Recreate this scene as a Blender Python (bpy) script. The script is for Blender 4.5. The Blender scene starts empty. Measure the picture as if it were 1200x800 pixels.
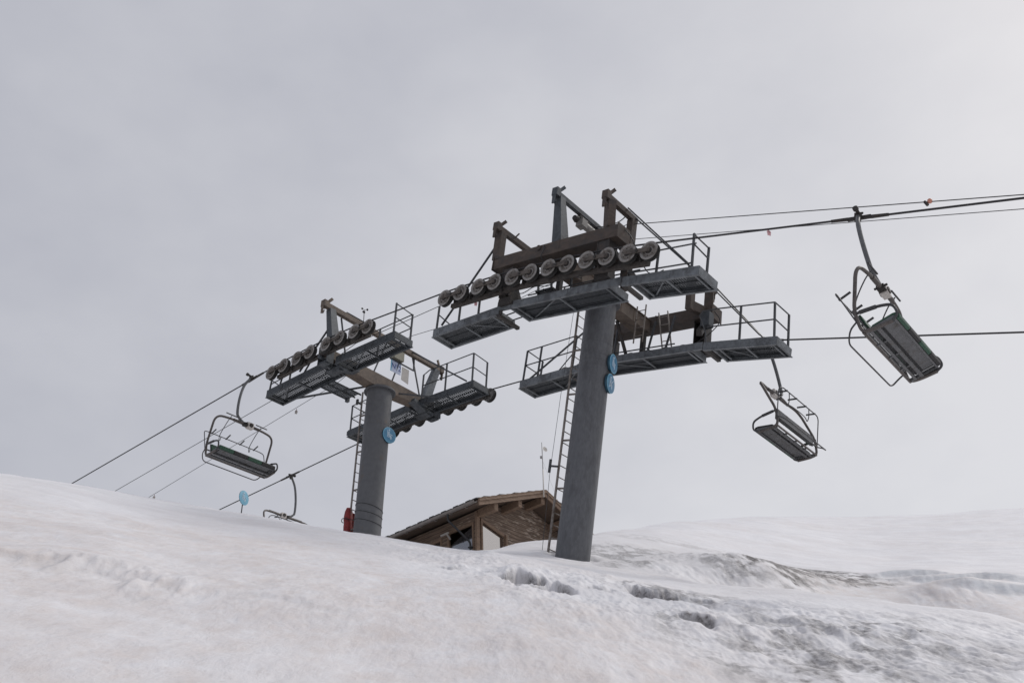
import bpy, bmesh, math, random
import numpy as np
from mathutils import Vector, Matrix

random.seed(4)
scene = bpy.context.scene
COL = scene.collection

# ------------------------------------------------------------------ camera
F = 1090.577
PITCH, ROLL = math.radians(33.644), math.radians(-2.662)
FW = np.array([0, math.cos(PITCH), math.sin(PITCH)])
_rt = np.array([1.0, 0, 0]); _up = np.cross(_rt, FW)
CR = _rt * math.cos(ROLL) + _up * math.sin(ROLL)
CU = _up * math.cos(ROLL) - _rt * math.sin(ROLL)
def ray(px, py):
    return FW + (px - 600) / F * CR - (py - 400) / F * CU
def az_el(px, py):
    r = ray(px, py)
    return math.atan2(r[0], r[1]), math.atan2(r[2], math.hypot(r[0], r[1]))
cd = bpy.data.cameras.new('camera'); cam = bpy.data.objects.new('camera', cd); COL.objects.link(cam)
m = Matrix.Identity(4)
for i in range(3):
    m[i][0], m[i][1], m[i][2] = CR[i], CU[i], -FW[i]
cam.matrix_world = m
cd.sensor_width = 36.0; cd.lens = F / 1200 * 36; cd.clip_start = 0.1; cd.clip_end = 6000
scene.camera = cam

# lift line frame: u = uphill along the line, c = across it (away), Z = up
TH = math.radians(-51.777)
u = np.array([math.sin(TH), math.cos(TH), 0]); c = np.array([math.cos(TH), -math.sin(TH), 0]); Z = np.array([0, 0, 1.0])
WU, WL = 14.606, 19.904
WC = (WU + WL) / 2
def P(s, w, z): return s * u + w * c + z * Z
def on_plane(px, py, w):          # real point of the lift-line plane at cross distance w
    r = ray(px, py); k = w / (r @ c); q = r * k
    return q @ u, q[2]

# ------------------------------------------------------------------ helpers
def tag(o, label=None, cat=None, group=None, kind=None):
    if label: o['label'] = label
    if cat: o['category'] = cat
    if group: o['group'] = group
    if kind: o['kind'] = kind
    return o
def empty(name, mat):
    o = bpy.data.objects.new(name, None); COL.objects.link(o); o.empty_display_size = 0.3
    o.matrix_world = mat
    return o
def frame(o, ex, ey, ez):
    mm = Matrix.Identity(4)
    for i in range(3):
        mm[i][0], mm[i][1], mm[i][2], mm[i][3] = ex[i], ey[i], ez[i], o[i]
    return mm
def V(*a): return Vector(a[0] if len(a) == 1 else a)

class MB:
    def __init__(self): self.v = []; self.f = []; self.mi = []; self.sm = []
    def add(self, vs, fs, mi=0, smooth=False):
        b = len(self.v); self.v += [tuple(x) for x in vs]
        for f in fs:
            self.f.append(tuple(b + i for i in f)); self.mi.append(mi); self.sm.append(smooth)
        return self
    def box(self, a, b, mi=0):
        x0, y0, z0 = [min(p, q) for p, q in zip(a, b)]; x1, y1, z1 = [max(p, q) for p, q in zip(a, b)]
        vs = [(x0,y0,z0),(x1,y0,z0),(x1,y1,z0),(x0,y1,z0),(x0,y0,z1),(x1,y0,z1),(x1,y1,z1),(x0,y1,z1)]
        return self.add(vs, [(0,3,2,1),(4,5,6,7),(0,1,5,4),(1,2,6,5),(2,3,7,6),(3,0,4,7)], mi)
    def hexa(self, vs, mi=0):     # 8 corners, same order as box
        return self.add(vs, [(0,3,2,1),(4,5,6,7),(0,1,5,4),(1,2,6,5),(2,3,7,6),(3,0,4,7)], mi)
    def bar(self, a, b, wd, ht, up=(0,0,1), mi=0, wd2=None, ht2=None):   # box-section bar
        a, b = V(a), V(b); d = (b - a).normalized(); upv = V(up)
        sd = d.cross(upv)
        if sd.length < 1e-4: sd = d.cross(V(1, 0, 0))
        sd.normalize(); upv = sd.cross(d).normalized()
        wd2 = wd if wd2 is None else wd2; ht2 = ht if ht2 is None else ht2
        vs = []
        for p, w_, h_ in ((a, wd, ht), (b, wd2, ht2)):
            vs += [p - sd*w_/2 - upv*h_/2, p + sd*w_/2 - upv*h_/2, p + sd*w_/2 + upv*h_/2, p - sd*w_/2 + upv*h_/2]
        return self.add(vs, [(3,2,1,0),(4,5,6,7),(0,1,5,4),(1,2,6,5),(2,3,7,6),(3,0,4,7)], mi)
    def tube(self, pts, r, n=8, mi=0, cap=True):
        pts = [V(p) for p in pts]; N = len(pts)
        rs = r if isinstance(r, (list, tuple)) else [r] * N
        t0 = (pts[1] - pts[0]).normalized()
        nrm = t0.cross(V(0.31, 0.17, 0.93)).normalized()
        vs = []
        for i, p in enumerate(pts):
            if i == 0: t = pts[1] - pts[0]
            elif i == N - 1: t = pts[-1] - pts[-2]
            else: t = (pts[i+1] - p).normalized() + (p - pts[i-1]).normalized()
            t.normalize()
            nrm = (nrm - t * nrm.dot(t)).normalized(); bn = t.cross(nrm)
            for k in range(n):
                an = 2 * math.pi * k / n
                vs.append(p + (nrm * math.cos(an) + bn * math.sin(an)) * rs[i])
        fs = []
        for i in range(N - 1):
            for k in range(n):
                k2 = (k + 1) % n
                fs.append((i*n+k, i*n+k2, (i+1)*n+k2, (i+1)*n+k))
        self.add(vs, fs, mi, True)
        if cap:
            self.add(vs[:n], [tuple(range(n))[::-1]], mi); self.add(vs[-n:], [tuple(range(n))], mi)
        return self
    def lathe(self, prof, o, ax, n=24, mis=None, smooth=True):   # profile of (r, h) along ax
        o, ax = V(o), V(ax).normalized()
        e1 = ax.cross(V(0.3, 0.2, 0.9)).normalized(); e2 = ax.cross(e1)
        for j in range(len(prof) - 1):
            vs = []
            for (r, h) in prof[j:j+2]:
                for k in range(n):
                    an = 2*math.pi*k/n
                    vs.append(o + ax*h + (e1*math.cos(an) + e2*math.sin(an))*r)
            fs = [(k, (k+1) % n, n + (k+1) % n, n + k) for k in range(n)]
            self.add(vs, fs, mis[j] if mis else 0, smooth)
        return self
    def prism(self, poly, ex, ey, ez, o, th, mi=0):   # polygon in (ex,ey) extruded along ez by th
        o, ex, ey, ez = V(o), V(ex), V(ey), V(ez); n = len(poly)
        vs = [o + ex*p[0] + ey*p[1] for p in poly]; vs += [v + ez*th for v in vs]
        fs = [tuple(range(n))[::-1], tuple(range(n, 2*n))] + [(k, (k+1) % n, n + (k+1) % n, n + k) for k in range(n)]
        return self.add(vs, fs, mi)
    def build(self, name, mats, parent=None):
        me = bpy.data.meshes.new(name)
        me.from_pydata(self.v, [], self.f)
        mats = mats if isinstance(mats, (list, tuple)) else [mats]
        for mt in mats: me.materials.append(mt)
        me.polygons.foreach_set('material_index', self.mi)
        me.polygons.foreach_set('use_smooth', self.sm)
        bm = bmesh.new(); bm.from_mesh(me)
        bmesh.ops.remove_doubles(bm, verts=bm.verts, dist=1e-5)
        bmesh.ops.recalc_face_normals(bm, faces=bm.faces)
        for e in bm.edges:
            if len(e.link_faces) == 2 and e.calc_face_angle(0) > math.radians(40): e.smooth = False
        bm.to_mesh(me); bm.free()
        o = bpy.data.objects.new(name, me); COL.objects.link(o)
        if parent is not None: o.parent = parent
        return o

def smooth_path(pts, n=6):       # Catmull-Rom through the points
    pts = [V(p) for p in pts]; out = []
    ext = [pts[0]*2 - pts[1]] + pts + [pts[-1]*2 - pts[-2]]
    for i in range(1, len(ext) - 2):
        p0, p1, p2, p3 = ext[i-1:i+3]
        for k in range(n):
            t = k / n
            out.append(0.5*((2*p1) + (p2-p0)*t + (2*p0-5*p1+4*p2-p3)*t*t + (3*p1-p0-3*p2+p3)*t**3))
    out.append(pts[-1]); return out
def round_path(pts, rad, n=6):   # polyline with rounded corners
    pts = [V(p) for p in pts]; out = [pts[0]]
    for i in range(1, len(pts) - 1):
        a, b, d = pts[i-1], pts[i], pts[i+1]
        r = min(rad, (a-b).length*0.49, (d-b).length*0.49)
        p, q = b + (a-b).normalized()*r, b + (d-b).normalized()*r
        for k in range(n + 1):
            t = k / n; out.append(p*(1-t)**2 + b*2*t*(1-t) + q*t*t)
    out.append(pts[-1]); return out

# ------------------------------------------------------------------ materials
def mat(name, base, rough=0.6, metal=0.0, var=0.25, scale=6.0, second=None, second_amt=0.5, s_scale=None,
        bump=0.0, stretch=(1, 1, 1), spec=0.5):
    mt = bpy.data.materials.new(name); mt.use_nodes = True
    nt = mt.node_tree; nd = nt.nodes; bs = nd['Principled BSDF']
    tc = nd.new('ShaderNodeTexCoord'); mp = nd.new('ShaderNodeMapping'); mp.inputs['Scale'].default_value = stretch
    nt.links.new(tc.outputs['Object'], mp.inputs['Vector'])
    n1 = nd.new('ShaderNodeTexNoise'); n1.inputs['Scale'].default_value = scale; n1.inputs['Detail'].default_value = 8
    n1.inputs['Roughness'].default_value = 0.65
    nt.links.new(mp.outputs[0], n1.inputs['Vector'])
    mx = nd.new('ShaderNodeMix'); mx.data_type = 'RGBA'
    lo = tuple(x*(1-var) for x in base) + (1,); hi = tuple(min(1, x*(1+var)) for x in base) + (1,)
    rp = nd.new('ShaderNodeMapRange'); rp.inputs['From Min'].default_value = 0.3; rp.inputs['From Max'].default_value = 0.7
    nt.links.new(n1.outputs['Fac'], rp.inputs['Value'])
    nt.links.new(rp.outputs[0], mx.inputs['Factor'])
    mx.inputs[6].default_value = lo; mx.inputs[7].default_value = hi
    out = mx.outputs[2]
    if second:
        n2 = nd.new('ShaderNodeTexNoise'); n2.inputs['Scale'].default_value = s_scale or scale*0.6; n2.inputs['Detail'].default_value = 9
        n2.inputs['Roughness'].default_value = 0.7
        ad = nd.new('ShaderNodeVectorMath'); ad.operation = 'ADD'; ad.inputs[1].default_value = (13.1, 4.2, 7.7)
        nt.links.new(mp.outputs[0], ad.inputs[0]); nt.links.new(ad.outputs[0], n2.inputs['Vector'])
        r2 = nd.new('ShaderNodeMapRange'); c0 = 0.62 - 0.24*second_amt
        r2.inputs['From Min'].default_value = c0; r2.inputs['From Max'].default_value = c0 + 0.12
        nt.links.new(n2.outputs['Fac'], r2.inputs['Value'])
        m2 = nd.new('ShaderNodeMix'); m2.data_type = 'RGBA'
        nt.links.new(r2.outputs[0], m2.inputs['Factor']); nt.links.new(out, m2.inputs[6]); m2.inputs[7].default_value = tuple(second) + (1,)
        out = m2.outputs[2]
    nt.links.new(out, bs.inputs['Base Color'])
    bs.inputs['Roughness'].default_value = rough; bs.inputs['Metallic'].default_value = metal
    bs.inputs['Specular IOR Level'].default_value = spec
    if bump:
        bp = nd.new('ShaderNodeBump'); bp.inputs['Strength'].default_value = bump; bp.inputs['Distance'].default_value = 0.02
        nt.links.new(n1.outputs['Fac'], bp.inputs['Height']); nt.links.new(bp.outputs[0], bs.inputs['Normal'])
    return mt
M_POST = mat('post_grey_galvanised', (0.112, 0.116, 0.124), 0.5, 0.25, 0.2, 16, (0.086, 0.088, 0.094), 0.45, 4, 0.08, (1, 1, .35))
M_POST2 = mat('post_grey_painted', (0.105, 0.108, 0.114), 0.6, 0.15, 0.12, 7, (0.12, 0.10, 0.085), 0.15, 2, 0.08)
M_GALV = mat('galvanised_steel', (0.150, 0.162, 0.172), 0.5, 0.35, 0.3, 7, (0.085, 0.090, 0.095), 0.5, 2.4, 0.1)
M_GALVD = mat('galvanised_steel_dull', (0.066, 0.074, 0.082), 0.6, 0.3, 0.3, 9, (0.04, 0.042, 0.045), 0.4, 3, 0.1)
M_DECK = mat('dark_grating_steel', (0.040, 0.045, 0.050), 0.6, 0.3, 0.3, 9)
M_RAIL = mat('railing_steel', (0.065, 0.068, 0.073), 0.55, 0.3, 0.25, 12)
M_RUST = mat('rusty_brown_steel', (0.072, 0.055, 0.045), 0.75, 0.1, 0.3, 5, (0.052, 0.045, 0.042), 0.5, 2.2, 0.15, (1, 1, 2))
M_RUSTL = mat('faded_brown_steel', (0.135, 0.105, 0.082), 0.7, 0.1, 0.25, 5, (0.08, 0.062, 0.051), 0.45, 2.5, 0.12)
M_DARK = mat('dark_greasy_steel', (0.038, 0.034, 0.032), 0.6, 0.3, 0.35, 10, (0.07, 0.05, 0.04), 0.3, 4)
M_CARR = mat('weathered_carrier_steel', (0.095, 0.080, 0.068), 0.65, 0.2, 0.3, 8, (0.045, 0.038, 0.034), 0.5, 3.5, 0.1)
M_CARRD = mat('dark_carrier_steel', (0.062, 0.053, 0.047), 0.65, 0.2, 0.3, 8, (0.035, 0.031, 0.029), 0.5, 3.5, 0.1)
M_SHEAVED = mat('dark_disc_web', (0.15, 0.135, 0.12), 0.6, 0.3, 0.3, 12, (0.07, 0.06, 0.05), 0.5, 6)  # darker tone for the recessed ring of each wheel
M_SHEAVE = mat('worn_aluminium_disc', (0.24, 0.228, 0.215), 0.5, 0.35, 0.22, 14, (0.12, 0.10, 0.085), 0.45, 7)
M_RUBBER = mat('black_rubber', (0.022, 0.021, 0.020), 0.8, 0, 0.2, 20)
M_ALU = mat('weathered_ladder_steel', (0.22, 0.195, 0.175), 0.55, 0.35, 0.25, 12, (0.11, 0.085, 0.07), 0.45, 5)
M_ROPE = mat('steel_rope', (0.035, 0.034, 0.036), 0.55, 0.5, 0.3, 40)
M_CABLE = mat('black_cable', (0.028, 0.028, 0.03), 0.6, 0, 0.2, 30)
M_TUBE = mat('brown_grey_tube', (0.105, 0.092, 0.085), 0.5, 0.3, 0.22, 11, (0.06, 0.052, 0.048), 0.4, 5)
M_TUBEG = mat('grey_tube', (0.115, 0.118, 0.122), 0.5, 0.3, 0.22, 11)
M_BARD = mat('thin_dark_tube', (0.055, 0.054, 0.056), 0.5, 0.3, 0.2, 14)
M_PAN = mat('grey_seat_pan', (0.12, 0.123, 0.127), 0.5, 0.3, 0.2, 10, (0.08, 0.076, 0.07), 0.4, 4)
M_PAND = mat('dark_seat_pan', (0.04, 0.04, 0.042), 0.6, 0.1, 0.2, 10)
M_GREEN = mat('green_pad_cover', (0.022, 0.072, 0.042), 0.6, 0, 0.25, 14)
M_BLACK = mat('black_pad_cover', (0.022, 0.021, 0.021), 0.65, 0, 0.25, 14)
M_BLUE = mat('blue_sign_face', (0.06, 0.20, 0.33), 0.45, 0, 0.15, 9, (0.12, 0.28, 0.40), 0.3, 6)
M_BLUEL = mat('faded_blue_sign_face', (0.17, 0.42, 0.56), 0.5, 0, 0.15, 9)
M_BLUED = mat('dark_blue_sign_rim', (0.02, 0.07, 0.11), 0.5, 0, 0.2, 9)
M_SIGNW = mat('sign_white', (0.44, 0.56, 0.65), 0.5, 0, 0.1, 12)
M_PANELW = mat('white_number_plate', (0.42, 0.48, 0.62), 0.5, 0, 0.08, 10)
M_INK = mat('blue_lettering', (0.03, 0.07, 0.24), 0.5, 0, 0.15, 10)
M_BEIGE = mat('beige_plate', (0.44, 0.42, 0.39), 0.6, 0, 0.08, 9)
M_OLIVE = mat('olive_lamp_box', (0.22, 0.21, 0.16), 0.6, 0, 0.15, 8)
M_CREAM = mat('cream_casing', (0.20, 0.19, 0.175), 0.55, 0, 0.15, 9)
M_RED = mat('red_padding_cover', (0.22, 0.020, 0.019), 0.6, 0, 0.35, 9, (0.10, 0.010, 0.011), 0.4, 6, 0.2)
M_ORANGE = mat('orange_plastic', (0.55, 0.24, 0.17), 0.5, 0, 0.15, 12)
M_PINK = mat('faded_pink_ribbon', (0.62, 0.36, 0.37), 0.7, 0, 0.15, 12)
M_PINKD = mat('dark_ribbon_mark', (0.16, 0.05, 0.06), 0.7, 0, 0.15, 12)
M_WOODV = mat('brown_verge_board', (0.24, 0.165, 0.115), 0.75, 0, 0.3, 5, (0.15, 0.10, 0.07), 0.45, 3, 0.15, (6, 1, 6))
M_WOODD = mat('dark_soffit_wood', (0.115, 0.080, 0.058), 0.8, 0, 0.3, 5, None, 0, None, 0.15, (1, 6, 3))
M_ROOF = mat('dark_roof_tiles', (0.030, 0.028, 0.028), 0.75, 0, 0.3, 5)
M_ZINC = mat('zinc_gutter', (0.22, 0.20, 0.185), 0.5, 0.4, 0.2, 6)
M_PIPE = mat('dark_downpipe', (0.03, 0.032, 0.035), 0.5, 0.2, 0.2, 8)
M_WHITE = mat('white_paint', (0.66, 0.63, 0.58), 0.6, 0, 0.08, 8)
M_MAST = mat('pale_mast', (0.36, 0.35, 0.34), 0.5, 0.3, 0.12, 8)
M_LUG = mat('pale_clamp', (0.62, 0.58, 0.54), 0.5, 0.1, 0.15, 20, (0.18, 0.13, 0.10), 0.15, 14)
M_INTER = mat('dark_interior', (0.035, 0.022, 0.016), 0.8, 0, 0.3, 4)

def glass_mat(name, tint, mirror):
    mt = bpy.data.materials.new(name); mt.use_nodes = True
    nt = mt.node_tree; nd = nt.nodes; bs = nd['Principled BSDF']
    bs.inputs['Base Color'].default_value = tint + (1,); bs.inputs['Roughness'].default_value = 0.04
    bs.inputs['Metallic'].default_value = mirror
    nz = nd.new('ShaderNodeTexNoise'); nz.inputs['Scale'].default_value = 0.7
    tc = nd.new('ShaderNodeTexCoord'); nt.links.new(tc.outputs['Object'], nz.inputs['Vector'])
    bp = nd.new('ShaderNodeBump'); bp.inputs['Strength'].default_value = 0.05; bp.inputs['Distance'].default_value = 0.05
    nt.links.new(nz.outputs['Fac'], bp.inputs['Height']); nt.links.new(bp.outputs[0], bs.inputs['Normal'])
    return mt
M_GLASS = glass_mat('coated_pane', (0.56, 0.53, 0.50), 0.95)
M_GLASSD = glass_mat('reflecting_pane', (0.26, 0.27, 0.29), 0.9)

def wood_wall():
    mt = bpy.data.materials.new('weathered_wall_boards'); mt.use_nodes = True
    nt = mt.node_tree; nd = nt.nodes; bs = nd['Principled BSDF']; L = nt.links.new
    tc = nd.new('ShaderNodeTexCoord')
    mp = nd.new('ShaderNodeMapping'); mp.inputs['Scale'].default_value = (0.8, 0.8, 9); L(tc.outputs['Object'], mp.inputs[0])
    n1 = nd.new('ShaderNodeTexNoise'); n1.inputs['Scale'].default_value = 2.5; n1.inputs['Detail'].default_value = 8; L(mp.outputs[0], n1.inputs['Vector'])
    cr = nd.new('ShaderNodeValToRGB'); e = cr.color_ramp.elements
    e[0].position = 0.3; e[0].color = (0.11, 0.076, 0.055, 1); e[1].position = 0.7; e[1].color = (0.26, 0.19, 0.14, 1)
    L(n1.outputs['Fac'], cr.inputs[0])
    # pale peeled streaks
    mp2 = nd.new('ShaderNodeMapping'); mp2.inputs['Scale'].default_value = (1.6, 1.6, 8); L(tc.outputs['Object'], mp2.inputs[0])
    n2 = nd.new('ShaderNodeTexNoise'); n2.inputs['Scale'].default_value = 2.2; n2.inputs['Detail'].default_value = 6; L(mp2.outputs[0], n2.inputs['Vector'])
    n3 = nd.new('ShaderNodeTexNoise'); n3.inputs['Scale'].default_value = 0.55; n3.inputs['Detail'].default_value = 2; L(tc.outputs['Object'], n3.inputs['Vector'])
    ml = nd.new('ShaderNodeMath'); ml.operation = 'MULTIPLY'; L(n2.outputs['Fac'], ml.inputs[0]); L(n3.outputs['Fac'], ml.inputs[1])
    mr = nd.new('ShaderNodeMapRange'); mr.inputs['From Min'].default_value = 0.29; mr.inputs['From Max'].default_value = 0.36; L(ml.outputs[0], mr.inputs[0])
    mx = nd.new('ShaderNodeMix'); mx.data_type = 'RGBA'; L(mr.outputs[0], mx.inputs[0]); L(cr.outputs[0], mx.inputs[6]); mx.inputs[7].default_value = (0.46, 0.38, 0.31, 1)
    # board joints
    sx = nd.new('ShaderNodeSeparateXYZ'); L(tc.outputs['Object'], sx.inputs[0])
    mo = nd.new('ShaderNodeMath'); mo.operation = 'MODULO'; mo.inputs[1].default_value = 0.14
    ad = nd.new('ShaderNodeMath'); ad.inputs[1].default_value = 20.0; L(sx.outputs['Z'], ad.inputs[0]); L(ad.outputs[0], mo.inputs[0])
    lt = nd.new('ShaderNodeMath'); lt.operation = 'LESS_THAN'; lt.inputs[1].default_value = 0.016; L(mo.outputs[0], lt.inputs[0])
    m3 = nd.new('ShaderNodeMix'); m3.data_type = 'RGBA'; L(lt.outputs[0], m3.inputs[0]); L(mx.outputs[2], m3.inputs[6]); m3.inputs[7].default_value = (0.045, 0.032, 0.025, 1)
    L(m3.outputs[2], bs.inputs['Base Color']); bs.inputs['Roughness'].default_value = 0.8
    return mt
M_WALL = wood_wall()

# ------------------------------------------------------------------ terrain
def tps_fit(X, y, lam=2e-3):
    n = len(X)
    d2 = ((X[:, None, :] - X[None, :, :])**2).sum(-1)
    K = 0.5 * d2 * np.log(d2 + 1e-12) + lam*np.eye(n)
    Pm = np.c_[np.ones(n), X]
    A = np.zeros((n+3, n+3)); A[:n, :n] = K; A[:n, n:] = Pm; A[n:, :n] = Pm.T
    return np.linalg.solve(A, np.r_[y, 0, 0, 0])
ctrl = []      # (az, r, z)
def cp(px, py, r, dz=0.0):
    a, e = az_el(px, py); ctrl.append((a, r, r*math.tan(e) + dz))
def near_column(px, py, rc, after=True, dips=((1.25, -0.18), (1.6, -1.0), (2.4, -3.0), (5, -14), (12, -48))):
    a, e = az_el(px, py); T = math.tan(e)
    for fr in (0.035, 0.1, 0.2, 0.35, 0.55, 0.78, 1.0):
        r = fr*rc; ctrl.append((a, r, T*r - 1.6*(1 - fr)**2))
    if after:
        for k, dz in dips: ctrl.append((a, rc*k, T*rc*k + dz))
for px, py in ((-260, 528), (-130, 541), (0, 555), (100, 571), (200, 590), (300, 604.5), (400, 620)):
    near_column(px, py, 20.5)
near_column(470, 632, 20.5, True, ((1.3, -0.7), (1.7, -1.6), (2.4, -3.5), (5, -14), (12, -48)))
near_column(540, 643, 20.0, True, ((1.2, -0.3), (1.45, -1.0), (1.9, -2.2), (2.4, -4), (5, -16), (12, -50)))
near_column(610, 648, 19.6, False); near_column(672, 660, 19.2, False)
for px, py, rc in ((760, 674, 19.2), (850, 689, 18.6), (930, 697, 18.0), (1033, 709, 17.2), (1142, 727, 16.4), (1200, 738, 15.8), (1330, 764, 14.8)):
    near_column(px, py, rc, False)
# hidden dips behind the near ridge
for px, py, r, dz in ((1033, 709, 19.2, -.5), (1142, 727, 18.3, -.55), (1200, 738, 17.7, -.6), (1330, 764, 16.6, -.6), (930, 697, 20.0, -.35), (850, 689, 20.3, -.12)):
    cp(px, py, r, dz)
# bank, dirt band and trough behind
for px, py, r in ((760, 660, 22), (840, 660, 22.5), (905, 668, 22.5), (715, 645, 24), (800, 647, 27), (880, 657, 27.5), (950, 667, 28), (1000, 682, 25),
                  (1060, 693, 24), (1110, 702, 23), (1180, 716, 21.5), (1330, 742, 20)):
    cp(px, py, r)
# far slope up to the skyline
for px, py, r in ((1033, 663, 33), (1100, 670, 31), (1200, 681, 29), (1330, 700, 27), (850, 630, 36), (1000, 632, 45), (1150, 640, 43), (1330, 650, 40)):
    cp(px, py, r)
for px, py, r in ((600, 639, 24), (650, 632.5, 26.5), (700, 626, 31), (760, 615.5, 38), (820, 610, 46), (880, 606.5, 54), (960, 605.5, 60), (1050, 604.5, 66), (1100, 603, 68), (1150, 599, 70), (1200, 596, 72), (1330, 588, 75)):
    cp(px, py, r); cp(px, py, r*1.25, -0.02*r); cp(px, py, r*2.0, -0.2*r); cp(px, py, r*6, -2.1*r)
ctrl = np.array(ctrl)
def xf(a, r): return np.stack([np.degrees(a)/9.0, np.log(r)*2.2], -1)
X_T = xf(ctrl[:, 0], ctrl[:, 1]); W_T = tps_fit(X_T, (ctrl[:, 2] + 1.6)/ctrl[:, 1])
def q_eval(a, r):
    x = xf(a, r).reshape(-1, 2); out = np.empty(len(x))
    for i in range(0, len(x), 40000):
        xx = x[i:i+40000]
        d2 = ((xx[:, None, :] - X_T[None])**2).sum(-1)
        out[i:i+40000] = (0.5*d2*np.log(d2 + 1e-12)) @ W_T[:-3] + W_T[-3] + xx @ W_T[-2:]
    return out.reshape(np.shape(a))
def base_z(a, r):
    lim = math.radians(36)
    rc = np.clip(r, 0.5, 250)
    q = q_eval(np.clip(a, -lim, lim), rc)
    t = np.clip((np.abs(a) - lim)/math.radians(40), 0, 1); t = t*t*(3 - 2*t)
    q = q*(1 - t) + t*(0.42*np.cos(a)*np.exp(-rc/120))
    return q*rc - 1.6 + (r - rc)*0.02
def hit(px, py):            # world point where a sight line meets the smooth ground
    a, e = az_el(px, py)
    rr = np.geomspace(1.2, 110, 900); z = base_z(np.full_like(rr, a), rr)
    k = np.argmax(z > rr*math.tan(e))
    r = rr[k]; return np.array([r*math.sin(a), r*math.cos(a), z[k]])
def ground(x, y):
    return float(base_z(np.array([math.atan2(x, y)]), np.array([math.hypot(x, y)]))[0])

def vnoise(x, y, seed):
    xi = np.floor(x).astype(np.int64); yi = np.floor(y).astype(np.int64); fx = x - xi; fy = y - yi
    fx = fx*fx*fx*(fx*(fx*6-15)+10); fy = fy*fy*fy*(fy*(fy*6-15)+10)
    def h(a, b):
        n = (a*374761393 + b*668265263 + seed*1442695041) & 0x7fffffff
        n = ((n ^ (n >> 13))*1274126177) & 0x7fffffff
        n = (n ^ (n >> 16)) & 0x7fffffff
        return n/0x7fffffff*2 - 1
    return (h(xi, yi)*(1-fx)+h(xi+1, yi)*fx)*(1-fy) + (h(xi, yi+1)*(1-fx)+h(xi+1, yi+1)*fx)*fy
def fbm(x, y, seed, oct=4, gain=0.5):
    o = 0; a = 1
    for i in range(oct):
        o = o + a*vnoise(x + 17.3*i, y - 9.1*i, seed + i); a *= gain; x, y = x*2.03*0.8 + y*0.6*2.03, y*2.03*0.8 - x*0.6*2.03
    return o
def sstep(t): t = np.clip(t, 0, 1); return t*t*(3-2*t)

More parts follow.
